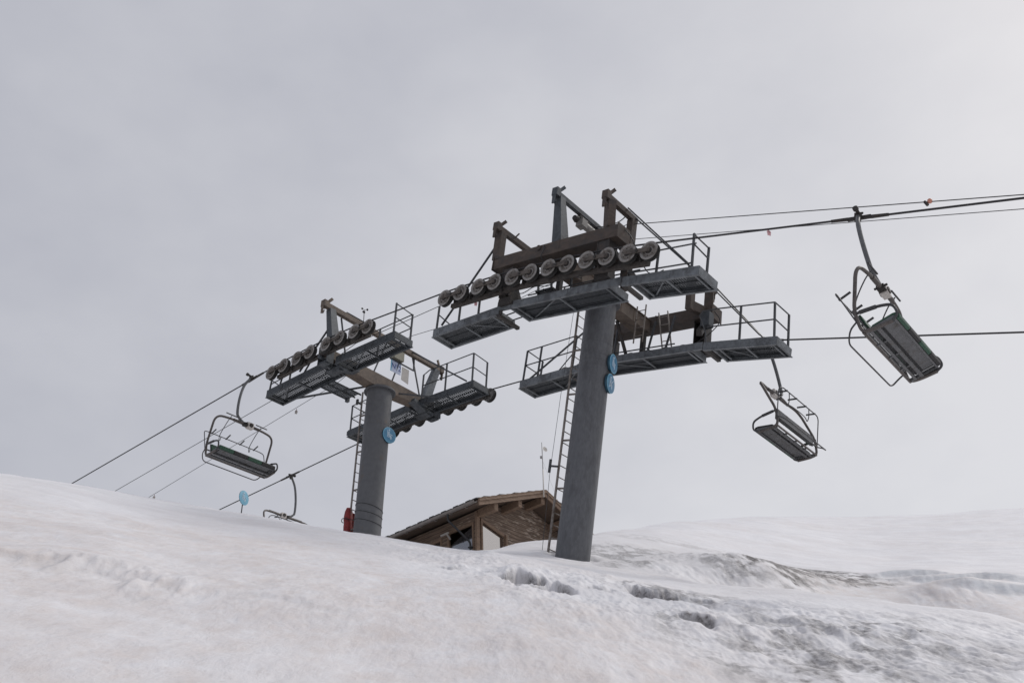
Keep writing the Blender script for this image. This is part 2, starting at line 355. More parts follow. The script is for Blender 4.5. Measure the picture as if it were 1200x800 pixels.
T1_FOOT = (1.19, 21.02); T2_FOOT = (-4.48, 25.49)      # where the posts enter the snow
def build_snow():
    fa = np.radians(np.linspace(-37, 37, 980)); sa = np.radians(np.linspace(37, 323, 70)[1:-1])
    az = np.r_[fa, sa]
    rr = np.r_[[0.25, 0.7, 1.3, 2.0], np.geomspace(2.6, 22.5, 760), np.geomspace(22.6, 75, 230), np.geomspace(76, 400, 50)[1:], [700, 1300, 2500]]
    A, Rr = np.meshgrid(az, rr); A2 = np.where(A > math.pi, A - 2*math.pi, A)
    ia = np.unique(np.r_[np.arange(0, len(az), 4), len(az) - 1]); ir = np.unique(np.r_[np.arange(0, len(rr), 4), len(rr) - 1])
    zc = base_z(A2[np.ix_(ir, ia)], Rr[np.ix_(ir, ia)])       # the smooth form is sampled coarsely, then interpolated
    fa_ = np.interp(np.arange(len(az)), ia, np.arange(len(ia))); fr_ = np.interp(np.arange(len(rr)), ir, np.arange(len(ir)))
    def cub(M, f):       # cubic interpolation along axis 0
        i1 = np.clip(np.floor(f).astype(int), 0, len(M) - 2); t_ = (f - i1)[:, None]
        p0, p1, p2, p3 = M[np.clip(i1 - 1, 0, None)], M[i1], M[i1 + 1], M[np.clip(i1 + 2, None, len(M) - 1)]
        return 0.5*(2*p1 + (p2 - p0)*t_ + (2*p0 - 5*p1 + 4*p2 - p3)*t_**2 + (3*p1 - p0 - 3*p2 + p3)*t_**3)
    edge = np.abs(A2[0]) > math.radians(36.5)
    z = cub(cub(zc, fr_).T, fa_).T
    z[:, edge] = base_z(A2[:, edge], Rr[:, edge]) if edge.any() else z[:, edge]
    z[-60:] = base_z(A2[-60:], Rr[-60:]); z[:6] = base_z(A2[:6], Rr[:6])
    x = Rr*np.sin(A2); y = Rr*np.cos(A2)
    fade = np.clip(1.5 - Rr/90, 0.0, 1)*sstep((Rr-1.0)/2)
    # coordinates along (p) and across (t) the fall of the slope for streaky wind relief
    p = x*0.97 + y*0.22; t = -x*0.22 + y*0.97
    fine = fbm(x/0.26, y/0.60, 31, 5, 0.62)
    d = 0.07*fbm(x/4.5, y/4.5, 3, 3) + 0.020*fbm(p/2.6, t/0.9, 11, 3) + 0.012*fbm(p/0.9, t/0.5, 23, 3) + 0.0095*fine*np.clip(1.5 - Rr/22, .25, 1)*(0.55 + 0.6*np.clip(fbm(x/3.0, y/5.0, 19, 2), 0, 1))
    crumb = fbm(x/0.13, y/0.3, 71, 3, .65)
    dirt_shade = np.zeros_like(z); rough = np.zeros_like(z); ice = np.zeros_like(z); tan_ = np.zeros_like(z)
    def ell(px, py, ra, rd, rot=0.0):
        h = hit(px, py); a = math.atan2(h[0], h[1]) + rot
        e_r = (math.sin(a), math.cos(a)); e_a = (math.cos(a), -math.sin(a))
        dx, dy = x - h[0], y - h[1]
        return (dx*e_a[0] + dy*e_a[1])/ra, (dx*e_r[0] + dy*e_r[1])/rd
    jag = fbm(x/0.5, y/1.3, 77, 4, .6); jag2 = fbm(x/0.3, y/0.8, 91, 3, .6)
    n1 = fbm(x/1.0, y/2.8, 101, 5, 0.62); n2 = fbm(x/0.30, y/0.5, 111, 5, 0.7); n3 = fbm(x/1.3, y/2.2, 131, 5, .6)
    # melted, lumpy areas
    for px, py, ra, rd in ((640, 676, 2.0, 1.6), (770, 692, 2.3, 2.0), (830, 716, 1.6, 1.6), (970, 745, 2.4, 2.6), (1080, 760, 2.4, 2.6), (900, 735, 2.0, 1.8),
                           (560, 658, 1.6, 1.6), (740, 720, 1.4, 1.4), (1160, 740, 2.2, 2.0), (520, 645, 2, 1.5)):
        ea, er = ell(px, py, ra, rd); rough = np.maximum(rough, sstep(1.3 - np.sqrt(ea*ea + er*er) + .25*n1))
    for px, py, ra, rd in ((130, 665, 1.6, 0.8), (300, 690, 2.2, 1.2), (1000, 682, 3, 3)):
        ea, er = ell(px, py, ra, rd); rough = np.maximum(rough, 0.22*sstep(1.25 - np.sqrt(ea*ea + er*er)))
    lump = fbm(x/0.42, y/1.1, 41, 5, 0.6)
    ridg = 0.5 - np.abs(fbm(x/0.55, y/1.3, 52, 5, 0.6))
    d = d + rough*(0.026*lump + 0.040*ridg + 0.012*fine)
    # melt hollows: the ground drops towards a steep, earthy back wall with a rounded lip
    for px, py, ra, rd, dep, drt in ((612, 676, 0.28, 1.1, 0.24, 1.0), (634, 687, 0.32, 1.0, 0.20, 1.0), (700, 690, 0.22, 0.7, 0.07, 0.35), (768, 697, 0.36, 1.1, 0.20, 1.0),
                                     (790, 700, 0.2, .7, 0.06, 0.5), (830, 706, 0.22, 0.6, 0.07, 0.7), (805, 730, 0.07, 0.5, 0.06, .9), (822, 734, 0.13, 0.6, 0.11, 1.0),
                                     (525, 665, 0.25, 0.5, 0.05, 0.3), (575, 668, 0.25, 0.5, 0.04, 0.15), (905, 733, .35, 1.0, .06, .25), (955, 748, .35, 1.0, .06, .3)):
        ea, er = ell(px, py, ra, rd)
        ea = ea + 0.22*jag; er = er + 0.22*jag2 + .10*crumb; ea = ea + .12*crumb; dep = dep*.85
        side = sstep((1.25 - np.abs(ea))*1.6)
        front = sstep((er + 1.0)/0.9); back = 1 - sstep((er - 0.02)/0.16)
        hole = side*front*back
        lip = side*np.exp(-((er - 0.30)/0.22)**2)
        d = d - dep*hole + 0.18*dep*lip
        msk = side*sstep((er + 0.55)/0.45)*(1 - sstep((er - 0.12)/0.06))
        dirt_shade = np.maximum(dirt_shade, .85*drt*msk*np.clip(0.8 + 0.6*jag2 + .3*crumb, 0, 1))
    # small broken ledge on the left slope
    for px, py, ra, rd, dep in ((85, 660, 0.9, 0.5, 0.045), (150, 672, 0.65, 0.4, 0.04), (105, 668, .5, .35, .03), (210, 686, 1.5, 0.4, 0.018), (30, 651, 0.9, 0.4, 0.02), (270, 695, 1.0, 0.4, 0.012)):
        ea, er = ell(px, py, ra, rd); er = er + 1.0*fbm(x/0.7, y/1.6, 15, 5, .55)
        side = sstep(1.3 - np.abs(ea))
        d = d + .75*dep*side*(sstep((er + 0.25)/0.5)*np.exp(-np.clip(er, 0, None)/5.0))
        dirt_shade = np.maximum(dirt_shade, .16*side*sstep((er + .5)/.45)*(1 - sstep((er - .02)/.1))*np.clip(.5 + jag, 0, 1))  # shade beneath the ledge lip, painted into the same mask as the earth
    # exposed earth and grit
    for px, py, ra, rd, drt in ((915, 662, 1.2, 3.4, 1.0), (955, 671, 1.4, 3.0, 1.0), (1000, 683, 1.1, 1.8, 0.75), (850, 657, 2.4, 2.2, 0.5), (775, 653, 2.6, 2.0, 0.5), (715, 651, 2.0, 1.8, 0.55),
                                (805, 699, 0.8, 1.2, 0.5), (772, 692, 0.9, 1.2, 0.6), (955, 742, 0.9, 2.6, 0.60), (995, 752, 1.0, 2.6, 0.66), (905, 738, 0.7, 1.6, 0.36), (1040, 765, 1.1, 2.0, 0.42), (1110, 772, 1.0, 1.6, 0.2), (800, 640, 3.4, 1.0, 0.25), (815, 732, .35, .8, .5)):
        ea, er = ell(px, py, ra, rd)
        rr_ = np.sqrt(ea*ea + er*er) + 0.50*n1
        g = sstep((1.25 - rr_)/0.7)*np.clip((0.82 if drt > .9 else .58) + .95*n2, 0, 1)
        dirt_shade = np.maximum(dirt_shade, drt*g)
    for px, py, ra, rd in ((1110, 706, 3.4, 3.0), (1190, 722, 3.0, 2.6), (1020, 694, 2.4, 2.0), (320, 680, 2.2, 1.8), (250, 640, 3, 2.0), (60, 620, 3.5, 2.2), (60, 780, 1.2, 1.0), (560, 745, 1.6, 1.4), (700, 760, 1.6, 1.4), (480, 700, 1.8, 1.4)):
        ea, er = ell(px, py, ra, rd); tan_ = np.maximum(tan_, sstep(1.25 - np.sqrt(ea*ea + er*er/4) + .35*n1))
    # eroded step of the snow sheet beyond the trough
    for px, py, ra, rd, dep in ((1068, 677, 1.2, 0.9, 0.22), (1150, 684, 2.2, 0.9, 0.22), (1215, 700, 2.0, 0.9, 0.28)):
        ea, er = ell(px, py, ra, rd, 0.10); er = er + 0.24*n3
        side = sstep(1.3 - np.abs(ea))
        st = sstep((er + 0.2)/0.4)*np.exp(-np.clip(er, 0, None)/5.0)
        d = d + dep*side*st
        ice = np.maximum(ice, side*np.exp(-((er - 0.0)/0.25)**2))
    for px, py, ra, rd, dep in ((1112, 697, 0.9, 1.0, 0.22), (815, 666, 1.7, 1.5, 0.12), (880, 669, 1.0, 1.2, 0.07)):
        ea, er = ell(px, py, ra, rd); er = er + 0.4*jag
        d = d + dep*sstep(1.3 - np.abs(ea))*np.exp(-er*er)
    for hw, dep in ((T1_FOOT, .07), (T2_FOOT, .06)):       # melt moat round each tower foot
        rd_ = np.hypot(x - hw[0], y - hw[1]) + .05*jag
        d = d - dep*np.exp(-((rd_ - .42)/.16)**2) + .35*dep*np.exp(-((rd_ - .8)/.22)**2)
        dirt_shade = np.maximum(dirt_shade, .32*sstep((.66 - rd_)/.22)*np.clip(.7 + n2, 0, 1))
    z = z + d*fade
    n_r, n_a = z.shape
    co = np.stack([x, y, z], -1).reshape(-1, 3)
    ii, jj = np.meshgrid(np.arange(n_r-1), np.arange(n_a), indexing='ij'); j2 = (jj+1) % n_a
    quads = np.stack([ii*n_a+jj, (ii+1)*n_a+jj, (ii+1)*n_a+j2, ii*n_a+j2], -1).reshape(-1, 4)[:, ::-1]
    co = np.r_[co, [[0, 0, -1.6]]]; ctr = len(co) - 1
    tris = np.array([[ctr, j, (j+1) % n_a] for j in range(n_a)])[:, ::-1]
    me = bpy.data.meshes.new('snow_slope')
    me.vertices.add(len(co)); me.vertices.foreach_set('co', co.ravel())
    nl = quads.size + tris.size
    me.loops.add(nl); me.loops.foreach_set('vertex_index', np.r_[quads.ravel(), tris.ravel()].astype(np.int32))
    npoly = len(quads) + len(tris); me.polygons.add(npoly)
    ls = np.r_[np.arange(len(quads))*4, quads.size + np.arange(len(tris))*3]
    me.polygons.foreach_set('loop_start', ls.astype(np.int32))
    me.polygons.foreach_set('use_smooth', np.ones(npoly, bool))
    me.update(calc_edges=True)
    for nm, arr in (('grit_shade', dirt_shade), ('rough', rough), ('ice', ice), ('dust', tan_)):
        at = me.attributes.new(nm, 'FLOAT', 'POINT'); at.data.foreach_set('value', np.r_[arr.ravel(), 0].astype(np.float32))
    o = bpy.data.objects.new('snow_slope', me); COL.objects.link(o)
    tag(o, kind='structure')
    # material
    mt = bpy.data.materials.new('old_spring_snow'); mt.use_nodes = True
    nt = mt.node_tree; nd = nt.nodes; L = nt.links.new; bs = nd['Principled BSDF']
    tc = nd.new('ShaderNodeTexCoord')
    def noise(sc, det, stretch=(1, 1, 1), off=0, rot=0.0, ro=0.6):
        mp = nd.new('ShaderNodeMapping'); mp.inputs['Scale'].default_value = stretch; mp.inputs['Location'].default_value = (off, off*1.7, off*.3)
        mp.inputs['Rotation'].default_value = (0, 0, rot)
        L(tc.outputs['Object'], mp.inputs[0]); n = nd.new('ShaderNodeTexNoise')
        n.inputs['Scale'].default_value = sc; n.inputs['Detail'].default_value = det; n.inputs['Roughness'].default_value = ro
        L(mp.outputs[0], n.inputs['Vector']); return n.outputs['Fac']
    def rng(s, a, b, lo=0, hi=1):
        r = nd.new('ShaderNodeMapRange'); r.inputs['From Min'].default_value = a; r.inputs['From Max'].default_value = b
        r.inputs['To Min'].default_value = lo; r.inputs['To Max'].default_value = hi; L(s, r.inputs[0]); return r.outputs[0]
    def mix(f, a, b):
        mm = nd.new('ShaderNodeMix'); mm.data_type = 'RGBA'
        for k, v in ((0, f), (6, a), (7, b)):
            if isinstance(v, tuple): mm.inputs[k].default_value = v + (1,) if len(v) == 3 else v
            elif isinstance(v, float): mm.inputs[k].default_value = v
            else: L(v, mm.inputs[k])
        return mm.outputs[2]
    def math_(op, a, b):
        mm = nd.new('ShaderNodeMath'); mm.operation = op
        for k, v in enumerate((a, b)):
            if isinstance(v, float): mm.inputs[k].default_value = v
            else: L(v, mm.inputs[k])
        return mm.outputs[0]
    colr = mix(rng(noise(0.9, 5), 0.35, 0.65), (0.785, 0.775, 0.79), (0.86, 0.855, 0.87))
    # wind-blown ochre dust lying in bands
    dust = math_('MULTIPLY', rng(noise(0.30, 6, (0.6, 0.9, 1.2), 5, 0.2), 0.42, 0.68), rng(noise(5.0, 8, (0.8, 0.35, 1.0), 9, 0.2, .7), 0.3, 0.75))
    colr = mix(math_('MULTIPLY', dust, 0.32), colr, (0.66, 0.55, 0.48))
    ad_ = nd.new('ShaderNodeAttribute'); ad_.attribute_name = 'dust'
    colr = mix(math_('MULTIPLY', ad_.outputs['Fac'], rng(noise(4.0, 8, (0.8, 0.3, 1), 14, 0.2, 0.72), 0.36, 0.72, 0.0, 0.52)), colr, (0.62, 0.51, 0.44))
    spk = math_('MULTIPLY', rng(noise(11, 7, (0.9, 0.28, 1), 3, 0.2, 0.75), 0.55, 0.70), rng(noise(0.45, 4, (0.7, .7, 1), 21), 0.42, 0.66))
    colr = mix(math_('MULTIPLY', spk, 0.42), colr, (0.50, 0.43, 0.38))
    ai = nd.new('ShaderNodeAttribute'); ai.attribute_name = 'ice'
    colr = mix(math_('MULTIPLY', ai.outputs['Fac'], 0.6), colr, (0.66, 0.70, 0.73))
    ar = nd.new('ShaderNodeAttribute'); ar.attribute_name = 'rough'
    grey = math_('MULTIPLY', ar.outputs['Fac'], rng(noise(3.2, 8, (0.9, 0.4, 1), 33, 0.2, 0.7), 0.45, 0.68))
    colr = mix(math_('MULTIPLY', grey, 0.3), colr, (0.50, 0.48, 0.48))
    at = nd.new('ShaderNodeAttribute'); at.attribute_name = 'grit_shade'
    fine = rng(noise(16, 7, (1, .35, 1), 2, 0, 0.78), 0.32, 0.68, -0.6, 0.4)
    g = math_('ADD', at.outputs['Fac'], math_('MULTIPLY', fine, at.outputs['Fac']))
    g.node.use_clamp = True
    grc = mix(rng(noise(6, 6), 0.35, 0.65), (0.055, 0.050, 0.050), (0.12, 0.105, 0.10))
    colr = mix(g, colr, grc)
    L(colr, bs.inputs['Base Color']); bs.inputs['Roughness'].default_value = 0.65; bs.inputs['Specular IOR Level'].default_value = 0.25
    b1 = nd.new('ShaderNodeBump'); b1.inputs['Strength'].default_value = 0.5; b1.inputs['Distance'].default_value = 0.03
    L(noise(9, 8, (0.9, .5, 1), 8, 0.2, 0.66), b1.inputs['Height'])
    b2 = nd.new('ShaderNodeBump'); b2.inputs['Strength'].default_value = 0.5; b2.inputs['Distance'].default_value = 0.01
    L(noise(45, 5, (1, .5, 1), 4, 0, 0.75), b2.inputs['Height']); L(b1.outputs[0], b2.inputs['Normal']); L(b2.outputs[0], bs.inputs['Normal'])
    me.materials.append(mt)
    return o
build_snow()

# ------------------------------------------------------------------ tower parts (local axes: x uphill, y across, z along the post)
def make_sheave(parent, s, w, a, out, R=0.232):
    mb = MB(); o = out
    prof = [(0.0, 0.085), (0.045, 0.085), (0.055, 0.055), (0.085, 0.050), (0.10, 0.046), (0.165, 0.042), (0.178, 0.060), (R-0.012, 0.068), (R, 0.056),
            (R, 0.034), (R-0.035, 0.015), (R-0.035, -0.015), (R, -0.034), (R, -0.066), (R-0.012, -0.078), (0.165, -0.055), (0.150, -0.026), (0.055, -0.03), (0.0, -0.03)]
    mis = [2, 2, 2, 0, 3, 0, 0, 0, 1, 1, 1, 1, 1, 1, 0, 0, 0, 0]
    mb.lathe(prof, (s, w, a), (0, o, 0), 28, mis)
    for k in range(6):
        an = k*math.pi/3 + s*3
        mb.lathe([(0, 0.058), (0.011, 0.058), (0.012, 0.03)], (s + 0.125*math.cos(an), w, a + 0.125*math.sin(an)), (0, o, 0), 8, [2, 2])
    return mb.build('sheave', [M_SHEAVE, M_RUBBER, M_DARK, M_SHEAVED], parent)

def sheave_train(tower, S, A, w, out, BD=.19):
    """out = -1 / +1: side on which the rope hangers pass."""
    mb = MB(); n = len(S)
    def lerp(s):
        return np.interp(s, S[::-1], A[::-1])
    win = w - out*0.16
    for i in range(0, n, 2):      # two-wheel rockers, a plate on either side of the wheels
        s0, s1 = S[i], S[i+1]; a0, a1 = A[i], A[i+1]
        mb.bar((s0 + .05, w + out*0.095, a0), (s1 - .05, w + out*0.095, a1), 0.022, 0.10, mi=0)
        mb.bar((s0 + .05, w - out*0.095, a0), (s1 - .05, w - out*0.095, a1), 0.022, 0.12, mi=1)
        sm, am = (s0+s1)/2, (a0+a1)/2
        mb.tube([(sm, w + out*0.13, am), (sm, win - out*.08, am)], 0.035, 10, 1)
        for s_, a_ in ((s0, a0), (s1, a1)):
            mb.tube([(s_, w + out*0.12, a_), (s_, w - out*0.115, a_)], 0.022, 8, 0)
    for i in range(0, n - 2, 4):  # four-wheel beams behind
        sa, sb = (S[i]+S[i+1])/2, (S[i+2]+S[i+3])/2
        mb.bar((sa + .12, win - out*.02, lerp(sa) - .05), (sb - .12, win - out*.02, lerp(sb) - .05), 0.05, 0.17, mi=1)
    # main beam below the wheels
    segs = np.linspace(S[0] - .12, S[-1] + .12, 4)
    for sa, sb in zip(segs[:-1], segs[1:]):
        mb.bar((sa, win - out*0.02, lerp(sa) - BD), (sb, win - out*0.02, lerp(sb) - BD), 0.11, 0.11, mi=2)
    for s_ in (S[1], S[n//3], S[2*n//3], S[-2]):   # rope catchers and cotter brackets
        mb.bar((s_ - .28, w - out*.1, lerp(s_) - .22), (s_ - .28, w - out*.12, lerp(s_) + .02), 0.03, 0.10, mi=1)
    o = mb.build('sheave_train', [M_CARR, M_DARK, M_CARRD], tower)
    for s_, a_ in zip(S, A): make_sheave(o, s_, w, a_, out)
    return o

def catwalk(tower, s0, s1, a0, a1, w0, w1, fh=0.2, slat=0.05, gap=0.0135, sd=0.010, brace=True, endcap=(True, True), inset=(0, 0)):
    """one walkway segment from s0 to s1 (top edges a0, a1) between w0 and w1."""
    mb = MB(); L = math.hypot(s1 - s0, a1 - a0); d = ((s1-s0)/L, 0, (a1-a0)/L); nrm = (-d[2]*np.sign(d[0]), 0, abs(d[0]))
    def pt(t, w, h): return (s0 + d[0]*t + nrm[0]*h, w, a0 + d[2]*t + nrm[2]*h)
    D0, D1 = inset[0], L - inset[1]
    near_w = min(w0, w1)          # the side towards the valley keeps its full-length channel
    for w in (w0, w1):
        A0, A1 = (0, L) if w == near_w else (D0, D1)
        mb.bar(pt(A0, w, -fh/2), pt(A1, w, -fh/2), 0.014, fh, nrm)
        ins = 1 if w == min(w0, w1) else -1
        mb.bar(pt(A0 + 0.002, w + ins*.036, -fh + .006), pt(A1 - .002, w + ins*.036, -fh + .006), 0.056, 0.012, nrm)
        for t in np.arange(A0 + .35, A1, .9):     # bolted joint plates and stiffeners
            mb.bar(pt(t - .05, w - ins*.012, -fh*.5), pt(t + .05, w - ins*.012, -fh*.5), 0.009, fh*.72, nrm)
    for k, t in enumerate((D0, D1)):
        if endcap[k]:
            mb.bar(pt(t, w0 + .008*np.sign(w1-w0), -fh*.5), pt(t, w1 - .008*np.sign(w1-w0), -fh*.5), 0.012, fh, nrm)
            sg = -1 if k == 0 else 1
            mb.bar(pt(t + sg*.03, w0, -fh - .004), pt(t + sg*.03, w1, -fh - .004), 0.05, 0.012, nrm)
    if brace:
        nb = max(2, int((D1 - D0)/1.0)); ts = np.linspace(D0 + .12, D1 - .12, nb + 1)
        sn = np.sign(w1 - w0)*.02
        for i, t in enumerate(ts):
            mb.bar(pt(t, w0 + sn, -fh + .030), pt(t, w1 - sn, -fh + .030), 0.05, 0.03, nrm)
            if i < nb and i % 2 == 0:
                mb.bar(pt(t, w1 - sn, -fh + .05), pt(ts[i+1], w0 + sn, -fh + .05), 0.035, 0.008, nrm)
    o = mb.build('catwalk', M_GALV, tower)
    g = MB(); gm = M_DECK; wa, wb = min(w0, w1) + .02, max(w0, w1) - .02
    t = D0 + .05
    while t < D1 - .05:
        if True:
            g.bar(pt(t, wa, -fh*.55), pt(t, wb, -fh*.55), slat, sd, nrm)
        t += slat + gap
    for w in np.linspace(wa + .1, wb - .1, 3):
        g.bar(pt(D0 + .03, w, -fh*.55 - sd/2 - .012), pt(D1 - .03, w, -fh*.55 - sd/2 - .012), 0.03, 0.02, nrm)
    g.build('deck_grating', gm, o)
    return o, pt, L

def railing(cw, posts, rails, r=0.02, rr=0.019):
    """posts: list of (foot, head); rails: list of point lists - one welded railing."""
    mb = MB()
    for a, b in posts:
        mb.bar(a, b, 0.045, 0.045, (1, 0.2, 0.1))
    for pl in rails: mb.tube(pl, rr, 6)
    return mb.build('railing', M_RAIL, cw)

def ladder(tower, s, w0, w1, atop, abot, ds=0.0):
    mb = MB()
    for w in (w0, w1):
        mb.bar((s, w, abot), (s + ds, w, atop), 0.055, 0.03, (0, 1, 0))
    n = int((atop - abot)/0.30)
    for i in range(n):
        a = abot + .15 + i*.30
        mb.tube([(s, w0, a), (s, w1, a)], 0.013, 6)
    for a in np.arange(abot + .4, atop - .2, 1.25):   # stand-off brackets
        for w in (w0 + .02, w1 - .02):
            mb.bar((s, w, a), (0.2, w*0.6, a), 0.05, 0.035, (0, 0, 1))
    return mb.build('ladder', M_ALU, tower)

def tower_root(name, s, z, tilt, L):
    t = math.radians(tilt)
    e1 = math.cos(t)*u + math.sin(t)*Z; e3 = math.cos(t)*Z - math.sin(t)*u
    o = P(s, WC, z)
    root = empty(name, frame(o - e3*L, e1, c, e3))
    return root, o, e1, e3, L
class Shift:      # children are modelled with a = 0 at the post top, the Empty stands at the foot
    pass

TOW = {}
def begin_tower(name, s, z, tilt, L):
    root, o, e1, e3, L = tower_root(name, s, z, tilt, L)
    holder = {'root': root, 'o': o, 'e1': e1, 'e3': e3, 'L': L}
    TOW[name + str(len(TOW))] = holder
    return holder
def finish_tower(h):   # move part meshes up so that the Empty sits at the post foot
    for ch in h['root'].children:
        ch.location = (0, 0, h['L'])
def tower_pt(h, s, w, a): return h['o'] + h['e1']*s + c*w + h['e3']*a

def end_yoke(mb, s, w, a, out):
    mb.box((s - .09, w, a - .10), (s + .09, w + out*.15, a + .13))
    mb.prism([(-.05, 0), (.06, 0), (.05, -.26), (-.02, -.27)], (1, 0, 0), (0, 0, 1), (0, 1, 0), (s, w + out*.15, a - .08), out*-.03)
    mb.tube([(s - .06, w + out*.1, a - .24), (s, w + out*.1, a - .33), (s + .06, w + out*.1, a - .24)], 0.02, 6)
    mb.bar((s + .0, w, a + .08), (s - .05, w - out*.16, a + .3), 0.05, 0.09)

# ------------------------------------------------------------------ NEAR TOWER
T1 = begin_tower('lift_tower', 10.502, 14.431, 13.451, 7.6)
R1 = T1['root']
tag(R1, 'nearer and taller lift tower with twelve pulleys a side and a leaning grey post', 'lift tower', 'lift towers')
mb = MB()
mb.lathe([(0, -7.6), (.415, -7.6), (.40, -.02), (.40, 0)], (0, 0, 0), (0, 0, 1), 48)
for a in (-1.28, -1.62, -1.78, -1.92): mb.lathe([(.402, a - .012), (.409, a - .008), (.409, a + .008), (.402, a + .012)], (0, 0, 0), (0, 0, 1), 48)
mb.lathe([(.40, -.05), (.5, -.05), (.5, -.003), (.0, -.003)], (0, 0, 0), (0, 0, 1), 48)
mb.build('post', M_POST, R1)
mb = MB(); mb.box((-.21, -2.0, .002), (.21, 2.0, .36)); mb.box((-.25, -1.99, .36), (.25, 1.99, .38))
for w in (-1.2, -.6, .6, 1.2): mb.box((-.222, w - .012, .01), (.222, w + .012, .35))
mb.build('crossarm', M_RUSTL, R1)
for sg in (-1, 1):
    mb = MB()
    w0, w1 = sg*2.0, sg*2.45
    s0, s1 = 1.78, -2.15
    mb.hexa([(s1, min(w0, w1), .10), (s0, min(w0, w1), .20), (s0, max(w0, w1), .20), (s1, max(w0, w1), .10),
             (s1, min(w0, w1), .44), (s0, min(w0, w1), .54), (s0, max(w0, w1), .54), (s1, max(w0, w1), .44)])
    for s_ in (s0 + .012, s1 - .012):
        a_ = np.interp(s_, [s1, s0], [.27, .37])
        mb.box((s_ - .012, w0 - sg*.03, a_ - .2), (s_ + .012, w1 + sg*.03, a_ + .2))
    mb.box((-.40, w0 - sg*.02, .155), (-.37, w1 + sg*.006, .49)); 
    mb.lathe([(0, .05), (.07, .05), (.075, 0)], (.25, w1, .42), (0, sg, 0), 14)
    mb.build('longitudinal_beam', M_RUST, R1)
    # hanger brackets carrying the pulley trains
    for s_ in (1.25, -1.75):
        mb = MB()
        for ds in (-.16, .16):
            mb.box((s_ + ds - .012, sg*2.08, -.72), (s_ + ds + .012, sg*2.43, .12))
        mb.box((s_ - .148, sg*2.40, -.66), (s_ + .148, sg*2.42, .1))
        mb.box((s_ - .2, sg*2.1, -.9), (s_ + .2, sg*2.38, -.72))
        mb.tube([(s_, sg*2.05, -.6), (s_, sg*2.6, -.6)], .06, 10)
        if s_ < 0: mb.bar((-1.75, sg*2.3, .05), (-2.1, sg*1.5, -.62), .14, .16)
        else: mb.bar((1.25, sg*2.3, .05), (1.3, sg*1.7, -.70), .12, .14)
        mb.build('hanger_bracket', M_DARK, R1)
    S = [3.17, 2.60, 1.97, 1.40, .80, .22, -.36, -.93, -1.52, -2.10, -2.68, -3.26]
    A = [-.44, -.41, -.395, -.39, -.395, -.41, -.43, -.47, -.525, -.585, -.66, -.75]
    sheave_train(R1, S, A, sg*2.65, sg)
SH1 = (S, A)
# lifting frames
mb = MB()
mb.bar((1.75, -2.5, 1.42), (1.75, 2.5, 1.42), .13, .15); mb.bar((1.75, -2.36, .5), (1.75, -2.40, 1.35), .24, .2); mb.bar((1.75, 2.36, .5), (1.75, 2.40, 1.35), .24, .2)
mb.bar((1.68, -1.9, 1.48), (1.60, -1.87, 1.58), .03, .03)
end_yoke(mb, 1.75, -2.5, 1.42, -1); end_yoke(mb, 1.75, 2.5, 1.42, 1)
mb.build('lifting_frame', M_RUST, R1)
mb = MB()
mb.bar((-.15, -2.48, 1.9), (-.15, -.55, 1.9), .12, .13); mb.bar((-.22, -2.2, .48), (-.15, -2.38, 1.84), .34, .30, (1, 0, 0), 0, .20, .20)
mb.bar((-.15, -.7, .44), (-.15, -.7, 1.83), .16, .16)
end_yoke(mb, -.15, -2.48, 1.9, -1)
mb.build('lifting_frame', M_GALVD, R1)
for sg in (-1, 1):
    mb = MB()
    mb.bar((-1.8, sg*2.5, 1.26), (-1.8, sg*1.3, 1.26), .13, .14)
    mb.bar((-1.78, sg*2.2, 1.362), (-1.78, sg*1.3, 1.362), .05, .07)
    mb.bar((-1.82, sg*2.36, .45), (-1.8, sg*2.40, 1.19), .24, .2)
    mb.bar((-1.8, sg*1.45, -.75 if sg < 0 else .1), (-1.8, sg*1.45, 1.19), .2, .17)
    mb.bar((-1.8, sg*1.46, .24), (-1.9, sg*1.99, .28), .16, .26)
    end_yoke(mb, -1.8, sg*2.5, 1.26, sg)
    mb.build('lifting_frame', M_RUST, R1)
# winch motor slung under the middle frame
mb = MB()
mb.box((-.26, -1.52, 1.52), (-.04, -1.3, 1.74)); mb.tube([(-.15, -1.3, 1.64), (-.15, -.85, 1.64)], .10, 14); mb.tube([(-.15, -1.74, 1.64), (-.15, -1.63, 1.64)], [.07, .10], 14, 1)
mb.bar((-.15, -1.5, 1.74), (-.15, -1.5, 1.84), .12, .1, (1, 0, 0), 1); mb.bar((-.15, -1.2, 1.74), (-.15, -1.2, 1.84), .12, .1, (1, 0, 0), 1)
mb.tube(smooth_path([(-.15, -1.0, 1.78), (-.5, -.95, 1.7), (-1.2, -1.2, 1.5), (-1.75, -1.5, 1.45)]), .014, 6, 1)
mb.build('winch_motor', [M_CREAM, M_DARK], R1)
